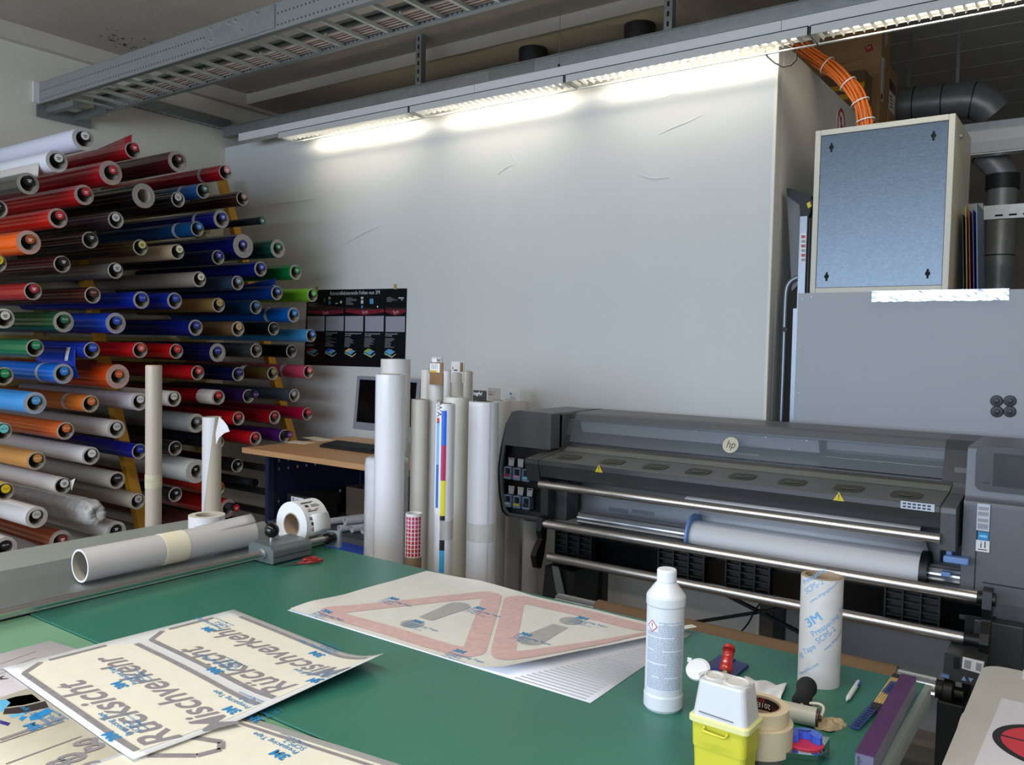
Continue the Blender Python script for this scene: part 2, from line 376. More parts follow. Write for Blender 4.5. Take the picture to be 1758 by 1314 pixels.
# --- things on the booth roof
blk = M('black_plastic', '#141312', .55, var=.1)
for k, (x, y, w, yy) in enumerate(((915, 102, 52, 4.35), (1098, 55, 56, 4.35))):
    p = at(1, yy, x, y); r = w*scale_at(p)/2; p.z = ZT
    t = thing('black_bucket', p, ('black round bucket standing on the booth roof behind the lamp wire', 'black round bucket on the booth roof next to the slotted hanger')[k], 'bucket')
    h = at(1, yy, x, (60, 17)[k]).z - ZT
    MB().lathe([(r*.9, 0), (r*.97, h-.03)], p, 28).build('body', blk, t)
    MB().lathe([(r*.97, h-.031), (r*1.04, h-.03), (r*1.04, h-.005), (r*.98, h)], p, 28).build('rim', blk, t)
carton = M('carton_brown', '#7d6047', .85, var=.1, vscale=6); carton2 = M('carton_tan', '#b08a60', .85, var=.1)
def px_box(name, x0, x1, y, z0, z1, depth, label, mats, cat='carton'):
    t = thing(name, ((x0+x1)/2, y, z0), label, cat); MB().box((x0, y, z0), (x1, y+depth, z1)).build('body', mats, t, bevel=.003); return t
# cartons stacked on the booth roof at its side edge
SHT = ZT
cX = XS-.03; yF = at(0, cX, 1512, 120).y; y1 = at(0, cX, 1527, 120).y; y2 = at(0, cX, 1539, 145).y
tall = thing('tall_carton', (cX-.3, yF+.1, SHT), 'tall brown carton with a white side strip on the booth roof', 'carton')
MB().box((cX-.62, yF, SHT+.001), (cX, y1-.004, 3.97)).build('body', carton2, tall, bevel=.004)
def face(pts, lift=.002): return [V((cX+lift, at(0, cX, *p).y, at(0, cX, *p).z)) for p in pts]
m = MB().add(face(((1513,97),(1519,101),(1515.5,176),(1510.5,172))), [(0,1,2,3)])
a_, b_ = face(((1512.5,165),(1517,105)), .0032); L_ = (b_-a_).length
m.text('STEINMANN', .042, a_+V((0,.05,0)), (0,0,1), (0,-1,0), 1, narrow=1.15).add(face(((1511.5,160),(1514.5,162),(1514,172),(1511,170)), .0034), [(0,1,2,3)], 2)
m.build('side_label', [M('paper_white', '#e9e9ea', .7), M('ink_dark', '#2b2b2d', .7), M('ink_red', '#a52a2a', .6)], tall)
st_ = at(1, yF-.003, 1492, 83)
MB().obox(st_, (.022,0,.008), (0,.001,0), (-.008,0,.022), 0).text('G4', .02, st_+V((-.013,-.002,-.005)), (1,0,.3), (-.3,0,1), 1).build('sticker', [M('sticker_red', '#b02a22', .5), M('paper_white')], tall)
MB().add(face(((1518,58),(1525,49),(1524,75),(1519,82))), [(0,1,2,3)]).build('torn_tape', M('tape_clear', '#c9c5bf', .3), tall)
zs = at(0, cX, 1527, 113).z
sc = thing('side_carton', (cX-.2, y1+.1, SHT), 'smaller brown carton with black print behind the tall carton on the booth', 'carton')
MB().box((cX-.5, y1+.004, SHT+.001), (cX+.004, y2, zs)).build('body', carton2, sc, bevel=.004)
m = MB()
for q in (((1526,135),(1529,138),(1529,155),(1526,153)), ((1530.5,140),(1533,143),(1532.5,160),(1530,157)), ((1534,147),(1536,149),(1535.5,164),(1533.5,162))): m.add(face(q, .0055), [(0,1,2,3)], 1)
m.add(face(((1525,155),(1535.5,166),(1534,199),(1523.5,187)), .0055), [(0,1,2,3)], 0)
for k in range(4): m.add(face(((1526,163+6*k),(1530+k%2,167+6*k),(1530+k%2,169+6*k),(1526,165+6*k)), .007), [(0,1,2,3)], 1)
m.build('print', [M('paper_white'), M('ink_dark')], sc)
yL = at(0, cX, 1484, 150).y; c3 = V((cX, yL, 0)); zl3 = at(1, yL, 1465, 122).z; ylb = at(0, cX, 1497, 145).y
lc = thing('low_carton', (c3.x-.2, yL+.1, SHT), 'low open carton with yellow tape strips on the booth roof', 'carton')
MB().box((c3.x-.40, yL, SHT+.001), (c3.x, ylb, zl3)).build('body', carton, lc, bevel=.003)
yl = M('tape_yellow', '#d9a91e', .5)
for py_ in (150, 166): z_ = at(1, yL, 1455, py_).z; MB().box((c3.x-.40, yL-.003, z_-.016), (c3.x+.001, yL-.0005, z_+.018)).build('tape_strip', yl, lc)
MB().add([(c3.x-.40, yL, zl3), (c3.x, yL, zl3), (c3.x, yL-.04, zl3+.06), (c3.x-.40, yL-.06, zl3+.03)], [(0,1,2,3)]).build('flap', carton2, lc, solid=.004)
# round prohibition sign on the booth side wall
sg = at(0, XS, 1443, 212)
s = MB().cyl((XS+.0005, sg.y, sg.z), (XS+.003, sg.y, sg.z), .085, n=36).tube((XS+.003, sg.y, sg.z), (XS+.0045, sg.y, sg.z), .066, .085, 36, 1)
s.bar((XS+.004, sg.y-.05, sg.z+.05), (XS+.004, sg.y+.05, sg.z-.05), .014, .002, 1, up=(1,0,0)).bar((XS+.0035, sg.y, sg.z-.035), (XS+.0035, sg.y, sg.z+.04), .014, .001, 2, up=(1,0,0)).bar((XS+.0035, sg.y-.005, sg.z-.03), (XS+.0035, sg.y+.04, sg.z-.012), .012, .001, 2, up=(1,0,0))
tag(s.build('prohibition_sign', [M('paper_white'), M('sign_red', '#b3262a', .5), M('ink_dark')]), 'round red and white prohibition sign on the booth side wall', 'sign')
# orange data cables from the booth roof down into the network cabinet
ora = M('cable_orange', '#e0742c', .45); oc = thing('orange_cables', at(1, 4.45, 1480, 205), 'thick bundle of orange data cables dropping into the network cabinet top', 'cables')
path = [at(1, yy, *p) for p, yy in (((1345,62),4.5), ((1385,90),4.5), ((1420,112),4.5), ((1450,138),4.5), ((1470,163),4.5), ((1482,190),4.5), ((1488,222),4.5))]
def smooth_path(P, k=5):
    out = []; n = len(P)
    for i in range(n-1):
        a, b, c_, d = P[max(i-1,0)], P[i], P[i+1], P[min(i+2,n-1)]
        for j in range(k):
            t = j/k; out.append(.5*((2*b)+(c_-a)*t+(2*a-5*b+4*c_-d)*t*t+(3*b-a-3*c_+d)*t**3))
    out.append(P[-1]); return out
SPth = smooth_path(path, 4); rnd = random.Random(11); L = len(SPth)
side = [V((0, 1, 0))]*L
for i in range(20):
    ang = i*2.4; rad = .036*math.sqrt((i+.5)/20); pts = []
    for k, p in enumerate(SPth):
        d = (SPth[min(k+1,L-1)]-SPth[max(k-1,0)]).normalized(); u = V((0,1,0)); w = d.cross(u).normalized()
        tw = ang+k*.06; rr_ = rad*(1+.12*math.sin(k*.7+i)); pts.append(p+u*rr_*math.cos(tw)+w*rr_*math.sin(tw))
    MB().sweep(pts, .0068, 7).build('cable', ora, oc)
for k in (8, 13, 18, 22):
    p = SPth[k]; d = (SPth[k+1]-SPth[k-1]).normalized()
    MB().tube(p-d*.003, p+d*.003, .044, .0465, 24).build('cable_tie', M('tie_white'), oc)
# unseen lamp row added to light the table, assumed parallel to the visible rows
yy = .55
t = thing('unseen_lamp_row', (-1.6, yy, 2.99), 'unseen white louvred lamp row added over the front of the cutting table', 'lamp')
MB().box((-4.6, yy-.07, 3.03), (1.6, yy+.07, 3.06)).box((-4.6, yy-.07, 2.99), (1.6, yy-.066, 3.03)).box((-4.6, yy+.066, 2.99), (1.6, yy+.07, 3.03)).build('housing', lamp_body, t)
MB().cyl((-4.5, yy, 3.012), (1.5, yy, 3.012), .008, n=10).build('tube', tube_m, t)
l = area('unseen_row_light', (-1.6, yy, 2.995), (-1.6, yy, 0), 5.8, .12, 44, (1, .93, .80), 150); l.parent = t; l.location = l.location - t.location
# ================================================================== tall grey cabinet, network cabinet, ladder, boards, ducts
pan_m = M('panel_light_grey', '#a6a8ac', .5, var=.03, vscale=2)
YP = 4.03
pl = at(1, YP, 1370, 508); ztop = pl.z+.012
tc = thing('tall_cabinet', (-.4, YP, 0), 'tall light grey cabinet back behind the printer with foil tape on its top edge', 'cabinet')
MB().box((pl.x, YP, 0), (.95, YP+.019, ztop)).build('back_panel', pan_m, tc, bevel=.002)
MB().box((-1.175, YP+.02, 0), (.95, YP+.62, ztop-.004)).build('body', M('cabinet_grey_side', '#a7a9ac', .5), tc)
foil = M('foil_tape', '#b9c0cb', .22, metal=1.0, bump=.25, bscale=14)
fa, fb = at(1, YP-.002, 1497, 502), at(1, YP-.002, 1733, 499)
m = MB(); n = 40; rnd = random.Random(4)
vs = []
for j in range(5):
    for i in range(n+1):
        x = fa.x+(fb.x-fa.x)*i/n; z = ztop+.002-.047*j/4 + (.002 if j in (0, 4) else 0)*rnd.uniform(-1, 1)
        vs.append((x, YP-.004-rnd.uniform(0, .0012), z))
m.add(vs, [(j*(n+1)+i, (j+1)*(n+1)+i, (j+1)*(n+1)+i+1, j*(n+1)+i+1) for j in range(4) for i in range(n)], 0, False)
m.box((fa.x, YP-.004, ztop), (fb.x, YP+.03, ztop+.003))
m.build('foil_tape', foil, tc)
rub = M('rubber_black', '#15161a', .45)
for x, y in ((1711,688.7),(1734,688.7),(1711.6,707),(1733.6,707)):
    p = at(1, YP, x, y); r = 9.8*scale_at(p)
    g = MB().lathe([(r, 0), (r, .004), (r*.9, .008), (r*.45, .009), (r*.4, .013), (r*.1, .014)], p, 24, axis=(0,-1,0)).build('grommet', rub, tc)
    MB().lathe([(r*.2, .0142), (r*.12, .018)], p+V((r*.15, 0, r*.1)), 10, axis=(0,-1,0)).build('plug', M('plug_grey', '#5d6063', .3), g)
for x, y in ((1378,514.5),(1375,594.5),(1372,675),(1393.5,510)):
    p = at(1, YP, x, y); MB().lathe([(.0045, 0), (.003, .003)], p, 10, axis=(0,-1,0)).build('screw', galv, tc)
# --- network cabinet
NY = 4.10
tl, br = at(1, NY, 1400, 225), at(1, NY, 1641, 194)
nx0, nx1, nz1 = tl.x, br.x, br.z; nz0 = ztop-.003
cream = M('cabinet_cream', '#cfcabb', .45)
zinc = M('zinc_sheet', '#626a72', .36, metal=1.0, var=.1, vscale=70, bump=.03, bscale=120)
nc = thing('network_cabinet', ((nx0+nx1)/2, NY, nz0), 'cream wall network cabinet with zinc back plate standing on the tall cabinet', 'cabinet')
f = MB(); w = .026
f.box((nx0, NY, nz0), (nx0+w, NY+.5, nz1)).box((nx1-w, NY, nz0), (nx1, NY+.5, nz1)).box((nx0+w, NY, nz1-w), (nx1-w, NY+.5, nz1)).box((nx0+w, NY, nz0), (nx1-w, NY+.5, nz0+w*1.2)).box((nx0+w, NY+.45, nz0+w), (nx1-w, NY+.5, nz1-w))
f.build('frame', cream, nc, bevel=.003)
bp = MB().box((nx0+w+.002, NY+.006, nz0+w*1.2+.002), (nx1-w-.002, NY+.012, nz1-w-.002)).build('back_plate', zinc, nc)
for x in (nx0+.075, nx1-.085):
    for z in (nz0+.085, nz1-.085):
        MB().cyl((x, NY+.0055, z), (x, NY+.0062, z), .011, n=16).box((x-.0045, NY+.0052, z-.022), (x+.0045, NY+.0062, z+.02)).build('keyhole', slot_m, bp)
MB().cyl((nx1, NY+.14, nz1-.07), (nx1+.012, NY+.14, nz1-.07), .012, n=16).build('lock', galv, nc)
# --- boards leaning beside it
bx = nx1+.004
for k, (col, nm, lab, y0, y1, z1, th) in enumerate((('#2c2a2a','dark_board','black thin board leaning against the network cabinet side',4.30,4.62,2.30,.004), ('#c4a72b','yellow_board','narrow yellow board edge among the boards beside the network cabinet',4.27,4.55,2.33,.003), ('#9c2f2c','red_board','narrow red board edge among the boards beside the network cabinet',4.25,4.5,2.31,.003), ('#27408f','blue_board','narrow deep blue board edge among the boards beside the network cabinet',4.24,4.5,2.31,.003), ('#5c6f8c','slate_board','large slate blue board leaning beside the network cabinet',4.22,None,2.335,.004))):
    x = bx+.016*k+.01
    if y1 is None: y1 = at(0, x+.02, 1692, 440).y
    b = MB().obox((x+.012, (y0+y1)/2, (ztop+z1)/2), (th/2,0,0), (0,(y1-y0)/2,0), (-.010,0,(z1-ztop)/2))
    tag(b.build(nm, M(nm+'_m', col, .45)), lab, 'board', 'boards beside the network cabinet')
# --- folded step ladder squeezed between booth and cabinet
alu = M('aluminium', '#8f959c', .42, metal=.8, var=.05, vscale=40)
LYp = 4.115
P = lambda x, y, yy=LYp: at(1, yy, x, y)
lp = P(1350, 600)
ld = thing('step_ladder', (lp.x, LYp, 0), 'folded aluminium step ladder with a black top between booth and cabinet', 'ladder')
def down(p): return V((p.x, p.y, 0))
hp = smooth_path([P(1372,476), P(1362,480), P(1354,488), P(1350,500), P(1348,530), P(1345,620), P(1341,725)], 4)
MB().sweep(hp+[down(hp[-1])], .0125, 12).build('handrail', alu, ld)
MB().bar(P(1366,530), down(P(1361,725)), .018, .02, 0, up=(0,1,0)).build('leg', alu, ld)
MB().bar(P(1381,372), down(P(1376,505)), .034, .022, 0, up=(0,1,0)).build('mast', alu, ld)
MB().bar(P(1388,376,4.16), down(P(1386,500,4.16)), .022, .02, 0, up=(0,1,0)).build('mast', galv_d, ld)
hd = [P(*p) for p in ((1350,324),(1355,323),(1378,329),(1392,336),(1395,350),(1388,372),(1374,373),(1372,349),(1351,336))]
MB().prism(hd, (0, .05, 0)).build('top_cap', M('black_plastic'), ld)
pp = [P(*p) for p in ((1350,337),(1372,351),(1372,420),(1368,490),(1358,500))]
MB().prism([p+V((0,.012,0)) for p in pp], (0, .02, 0)).build('platform', M('platform_grey', '#6b6c6d', .5), ld)
MB().obox(P(1389,352,LYp-.004), (.008,0,.004), (0,.001,0), (-.004,0,.012)).build('clip', M('clip_yellow', '#d8c32a', .5), ld)
MB().cyl(P(1347,566,LYp-.016), P(1347,566,LYp-.002), .012, n=14).build('knob', rub, ld)
lb = MB(); a, b_ = P(1375,400,LYp-.0125), P(1384,452,LYp-.0125)
lb.add([P(1374.5,400,LYp-.0125), P(1373.5,452,LYp-.0125), P(1383,452,LYp-.0125), P(1384,400,LYp-.0125)], [(0,1,2,3)])
for i in range(6):
    y = 404+i*8; lb.add([P(1375.5,y,LYp-.0128), P(1375.5,y+5,LYp-.0128), P(1382.5,y+5,LYp-.0128), P(1382.5,y,LYp-.0128)], [(0,1,2,3)], 1+(i % 2))
lb.build('warning_label', [M('paper_white'), M('label_red', '#b9575a', .6), M('label_grey', '#9b9da0', .6)], ld)
# --- ventilation ducts behind
duct = M('duct_spiral', '#9a9c9e', .42, metal=.45, var=.15, vscale=12)
seam_m = M('duct_seam', '#3a3b3c', .5, metal=.6)
def spiral_duct(name, pts, r, label, step=.22):
    t = thing(name, pts[0], label, 'duct'); MB().sweep(pts, r, 28).build('pipe', duct, t)
    acc = 0; 
    for i in range(len(pts)-1):
        a, b = pts[i], pts[i+1]; L_ = (b-a).length; d = (b-a).normalized(); s0 = (step-acc % step) % step
        while s0 < L_:
            p = a+d*s0; MB().tube(p-d*.004, p+d*.004, r-.002, r+.004, 28).build('seam', seam_m, t); s0 += step
        acc += L_
    return t
dY = 7.15
da, db = at(1, dY, 1535, 183), at(1, dY, 1655, 172); rd = 30*scale_at(db)
e = [db + V((.12*math.sin(t), .12*0, .12*(math.cos(t)-1))) for t in (0,)]
elbow = [V((db.x+.22*math.sin(a), db.y+.1*(1-math.cos(a)), db.z-.22*(1-math.cos(a)))) for a in (0, .35, .7, 1.05)]
spiral_duct('spiral_duct', [da-V((.25,0,0)), da]+elbow, rd, 'grey spiral ventilation duct bending down beyond the cartons on the booth', .2)
for q_ in (da+V((.1,0,0)), db-V((.05,0,0))):
    MB().box((q_.x-.012, q_.y-.003, q_.z+rd-.004), (q_.x+.012, q_.y+.003, 4.16)).build('hanger_strap', galv_d, bpy.data.objects['spiral_duct'])
vd = [at(1, 6.6, *p) for p in ((1690,262),(1708,280),(1722,300))]
v0 = at(1, 6.6, 1724, 330); vd += [V((vd[-1].x, v0.y, v0.z)), V((vd[-1].x-.0, v0.y, .3))]
spiral_duct('drop_duct', vd, 23*scale_at(v0), 'vertical spiral duct dropping down behind the slate blue board', .25)
fl = at(1, 6.6, 1722, 313); MB().tube(V((vd[-1].x,6.6,fl.z-.05)), V((vd[-1].x,6.6,fl.z+.05)), 23*scale_at(v0), 26*scale_at(v0), 28).build('collar', seam_m, bpy.data.objects['drop_duct'])
# --- second lamp row, channel and strut at the right
q1 = at(2, 2.99, 1715, 266); yq = q1.y
rr2 = thing('far_lamp', (0, yq, 2.99), 'far louvred lamp and rail running beyond the network cabinet', 'lamp')
MB().box((-1.1, yq-.13, 2.99), (3.3, yq, 3.06)).build('housing', lamp_body, rr2)
MB().box((-1.1, yq-.10, 3.06), (3.3, yq-.03, 3.14)).build('rail_section', lamp_rail, rr2)
MB().box((-1.1, yq-.11, 2.984), (3.3, yq-.02, 2.9895)).build('louvre', lou, rr2)
c5 = at(1, yq+.1, 1715, 222); t = MB().box((-1.1, yq+.1, c5.z-.05), (3.3, yq+.104, c5.z+.06)).box((-1.1, yq+.06, c5.z-.056), (3.3, yq+.15, c5.z-.05))
for i in range(40): t.box((-1.0+i*.1, yq+.0985, c5.z-.035), (-.94+i*.1, yq+.1005, c5.z-.025), 1)
tag(t.build('far_channel', [galv, slot_m]), 'slotted galvanised channel above the far lamp beyond the network cabinet', 'channel')
c6 = at(1, 5.6, 1715, 364); t = thing('cross_strut', (c6.x, 5.6, c6.z), 'galvanised strut crossing in front of the vertical duct', 'strut')
x6 = at(1, 5.6, 1668, 370).x
MB().box((x6, 5.6, c6.z-.04), (3.4, 5.64, c6.z+.04)).build('profile', galv, t)
MB().box((x6-.03, 5.58, c6.z-.055), (x6+.06, 5.66, c6.z+.055)).build('end_bracket', galv_d, t)
for i in range(14): MB().box((x6+.12+i*.07, 5.598, c6.z-.025), (x6+.16+i*.07, 5.5995, c6.z-.015)).build('slot', slot_m, t)
# ================================================================== wide format printer
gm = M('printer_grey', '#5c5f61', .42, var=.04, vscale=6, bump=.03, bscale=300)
gl = M('printer_lit_top', '#6a6b6a', .4, bump=.03, bscale=300)  # hood top lighter than its front: lamp light put into the colour
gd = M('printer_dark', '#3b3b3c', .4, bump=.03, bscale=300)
gk = M('printer_black', '#0e0d0e', .45)
steel = M('polished_bar', '#cdc7c3', .27, metal=.95)
blue_p = M('printer_blue', '#6f92c8', .4); blue_d = M('printer_blue_inner', '#5b6f8a', .4, metal=.2)
med = M('media_white', '#d4d4d6', .5)
yX = lambda x, y, Y: at(1, Y, x, y).x
XA, XZ = -2.235, -.415        # ends of the hood
pr = thing('wide_format_printer', (-1.2, 3.5, 0), 'dark grey wide format roll printer in front of the white wall', 'printer')
# --- top cover with the long window opening
prof_end = [(3.26,1.045),(3.24,1.11),(3.25,1.128),(3.46,1.152),(3.52,1.186),(3.565,1.30),(3.58,1.328),(3.60,1.335),(3.86,1.337),(3.86,.86),(3.50,.86)]
def sect(x0, x1, prof, name, mat, par=pr, **k):
    return MB().prism([(x0, y, z) for y, z in prof], (x1-x0, 0, 0)).build(name, mat, par, **k)
WL, WR = yX(975,720,3.56), yX(1622,778,3.56)
sect(XA+.075, WL, [(3.52,1.186),(3.565,1.30),(3.58,1.328),(3.60,1.335),(3.86,1.337),(3.86,.86),(3.56,.86)], 'window_post', gd, bevel=.004)
sect(WR, XZ+.015, [(3.52,1.186),(3.565,1.30),(3.58,1.328),(3.60,1.335),(3.86,1.337),(3.86,.86),(3.56,.86)], 'window_post', gd, bevel=.004)
top = sect(WL, WR, [(3.565,1.298),(3.58,1.328),(3.60,1.335),(3.86,1.337),(3.86,1.30)], 'top_cover', gm, bevel=.004)
MB().box((WL, 3.562, 1.296), (WR, 3.57, 1.300)).build('blue_edge', M('edge_blue', '#5c646c', .4), pr)
# inside behind the window: metal rail, carriage cover, dark floor
MB().box((WL, 3.70, .9), (WR, 3.72, 1.30)).build('inner_back', gk, pr)
WM = yX(1407,770,3.62)
ri = MB().prism([(WL+.05,3.62,1.235),(WL+.05,3.60,1.29),(WL+.05,3.64,1.295),(WL+.05,3.66,1.235)], (WM-WL-.05, 0, 0)).build('carriage_rail', M('rail_bluegrey', '#8f9499', .35, metal=.4), pr)
for x in (1015,1150,1195,1315,1355,1385): 
    p = at(1, 3.60, x, 728+(x-1000)*.07+ (18 if x in (1150,1355) else 0)); MB().lathe([(.004,0),(.003,.004)], (p.x, 3.603, min(1.285, max(1.242, p.z))), 8, axis=(0,-1,0)).build('screw', galv, ri)
MB().prism([(WL,3.53,1.185),(WL,3.69,1.235),(WL,3.69,1.19),(WL,3.53,1.15)], (WR-WL, 0, 0)).build('inner_ledge', M('ledge_dark', '#3f4042', .4), pr)
MB().box((WM+.02, 3.64, 1.212), (WR-.01, 3.65, 1.22)).build('inner_strip', M('strip_bright', '#c4c6c9', .2, metal=.8), pr)
MB().box((WM+.02, 3.66, 1.25), (WR-.01, 3.69, 1.285)).build('inner_beam', gm, pr)
MB().obox(at(1,3.60,1280,782), (.07,0,0), (0,.02,0), (0,0,.012)).build('carriage', gd, pr)
wn = MB().add([(WL, 3.523, 1.192), (WR, 3.523, 1.192), (WR, 3.562, 1.296), (WL, 3.562, 1.296)], [(0,1,2,3)]).build('window_glass', M('window_glass_m', '#c8d2dc', .05, alpha=.10, spec=.6), pr, solid=.002)
hp_ = at(1, 3.546, 1255, 765); nrm = V((0, -.104, .039)).normalized(); uz = V((0, .039, .104)).normalized()
b = MB().lathe([(.036,0),(.036,.003)], hp_+nrm*.004, 32, axis=nrm).text('hp', .05, hp_+nrm*.0075-uz*.014, (1,0,0), uz, 1, shear=.25, align='C', narrow=.85)
b.build('round_badge', [M('badge_silver', '#b9b4a4', .35, metal=.5), M('badge_ink', '#3d4046', .4)], pr)
# --- hood with fans
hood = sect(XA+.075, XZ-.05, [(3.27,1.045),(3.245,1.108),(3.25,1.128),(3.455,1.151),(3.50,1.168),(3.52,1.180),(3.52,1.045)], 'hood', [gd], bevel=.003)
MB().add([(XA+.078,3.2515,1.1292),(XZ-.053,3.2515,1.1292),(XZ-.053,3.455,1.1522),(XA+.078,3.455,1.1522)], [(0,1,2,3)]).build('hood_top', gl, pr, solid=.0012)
MB().add([(XA+.078,3.462,1.1545),(XZ-.053,3.462,1.1545),(XZ-.053,3.500,1.1692),(XA+.078,3.500,1.1692)], [(0,1,2,3)]).build('hood_back_strip', M('hood_lit_edge', '#74746f', .4), pr, solid=.0012)  # bevel kept lighter than the hood, its highlight put into the colour
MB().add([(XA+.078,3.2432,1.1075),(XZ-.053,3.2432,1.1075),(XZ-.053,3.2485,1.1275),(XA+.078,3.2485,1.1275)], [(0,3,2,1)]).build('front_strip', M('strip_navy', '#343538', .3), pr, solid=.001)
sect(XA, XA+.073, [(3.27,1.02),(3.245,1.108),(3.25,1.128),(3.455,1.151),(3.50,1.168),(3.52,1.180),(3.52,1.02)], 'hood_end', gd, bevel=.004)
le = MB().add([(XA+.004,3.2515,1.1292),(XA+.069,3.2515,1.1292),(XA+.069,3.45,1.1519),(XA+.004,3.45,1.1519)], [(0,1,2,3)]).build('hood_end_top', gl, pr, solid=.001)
vm = M('vent_dark', '#4a4942', .6)
for i in range(7):
    for j in range(2): MB().add([(XA+.014+j*.022,3.27+i*.025,1.1325+i*.0028),(XA+.032+j*.022,3.27+i*.025,1.1325+i*.0028),(XA+.032+j*.022,3.285+i*.025,1.1342+i*.0028),(XA+.014+j*.022,3.285+i*.025,1.1342+i*.0028)], [(0,1,2,3)]).build('vent_slot', vm, le)
sect(XZ-.048, XZ, [(3.27,.97),(3.245,1.108),(3.25,1.128),(3.455,1.151),(3.50,1.168),(3.52,1.180),(3.54,1.24),(3.54,.97)], 'hood_end', gm, bevel=.004)
hz = lambda y: 1.1532+(y-3.2515)*.113
for k, x in enumerate((971,1044,1117,1190,1266,1352,1449,1549)):
    p = at(2, hz(3.345)-.02, x, 786+(x-971)*.117); cx = p.x; cy = 3.345; w, d = .052, .045
    pts = [(cx-w, cy-d*.6), (cx-w*.75, cy-d), (cx+w*.6, cy-d), (cx+w, cy-d*.5), (cx+w, cy+d*.6), (cx+w*.7, cy+d), (cx-w*.7, cy+d), (cx-w, cy+d*.6)]
    zt = lambda y: 1.1308+(y-3.2515)*.113
    fo = MB().prism([(a, b_, zt(b_)) for a, b_ in pts], (0, 0, .0015)).build('fan_grille', M('grille_dark', '#4b4a45', .55, bump=.6, bscale=500), pr)
    MB().tube((cx,cy,zt(cy)+.0012), (cx,cy,zt(cy)+.0026), .012, .030, 20).build('fan_ring', M('grille_ring', '#5b5a52', .5), fo)
ty = M('warning_yellow', '#d8c020', .5)
for x, y in ((1028,805), (1440,853)):
    p = at(1, 3.2415, x, y); s = MB().prism([(p.x-.02,3.2425,p.z-.016),(p.x+.02,3.2425,p.z-.016),(p.x,3.2425,p.z+.018)], (0,-.001,0))
    s.box((p.x-.0015,3.241,p.z-.004),(p.x+.0015,3.2413,p.z+.009),1).box((p.x-.0015,3.241,p.z-.010),(p.x+.0015,3.2413,p.z-.007),1).build('warning_triangle', [ty, gk], pr)
p = at(1, 3.241, 1575, 870); s = MB().box((p.x-.055,3.2405,p.z-.013),(p.x+.055,3.2425,p.z+.014))
for i in range(6): s.box((p.x-.048+.016*i,3.2400,p.z+.003),(p.x-.037+.016*i,3.2404,p.z+.009),1).box((p.x-.048+.016*i,3.2400,p.z-.008),(p.x-.037+.016*i,3.2404,p.z-.002),1)
s.build('info_sticker', [M('sticker_pale', '#c5cad6', .5), M('sticker_navy', '#26304e', .5)], pr)
# --- left end housing with the ink bay
HY = 3.40
hsB = [at(1, HY+.08, *p) for p in ((960,704),(905,704),(890,706),(880,711),(872,727),(862,770),(857,805),(859,850),(864,876),(872,884),(945,894),(960,894))]
hs = [at(1, HY, *p) for p in ((960,700),(905,700),(888,702),(878,708),(870,725),(860,770),(855,805),(857,850),(862,878),(870,886),(945,896),(960,896))]
hx1 = at(1, HY, 946, 725).x
hs = [V((min(q.x, hx1), HY, min(q.z, 1.338))) for q in hs]; hs[0].x = hx1; hs[-1].x = hx1
hsB = [V((min(q.x, hx1), HY+.08, min(q.z, 1.336))) for q in hsB]; hsB[0].x = hx1; hsB[-1].x = hx1
back = MB().prism(hsB, (0, .37, 0)).build('ink_housing', gm, pr, bevel=.012, seg=3)
upz = at(1, HY, 900, 768).z
up = [q for q in hs if q.z > upz]; lowl = min(q.x for q in hs)
MB().prism([V((hx1,HY,upz)), V((hx1,HY,1.336))]+[q for q in hs[1:-1] if q.z > upz]+[V((at(1,HY,862,768).x,HY,upz))], (0, .10, 0)).build('ink_housing_top', gm, pr, bevel=.006)
rim = hs[4:-1]
MB().sweep([q+V((.010,.012,.006)) for q in rim], .010, 8).build('bay_rim', gm, pr)
MB().grid(lambda u, v: (lambda k, t: tuple((hs[4+k].lerp(hs[5+k], t)).lerp(hsB[4+k].lerp(hsB[5+k], t), v)))(min(int(u*6), 5), u*6-min(int(u*6), 5)), 18, 1).build('bay_side', gm, pr, solid=.004)
bay = MB().box((lowl+.004, HY+.06, hs[-1].z+.015), (hx1, HY+.0795, upz)).build('ink_bay', gk, pr)
inkb = M('ink_blue_shell', '#7d97b5', .35); inkw = M('ink_white_flap', '#d5d6da', .4)
cols = [['#b3214a','#d88fb4','#7cc3e0'], ['#9fc0da','#d9c22c','#1d1d20']]
flapc = [['#a03050','#c9cace','#c9cace'], ['#b9c4d4','#c8c070','#26262a']]
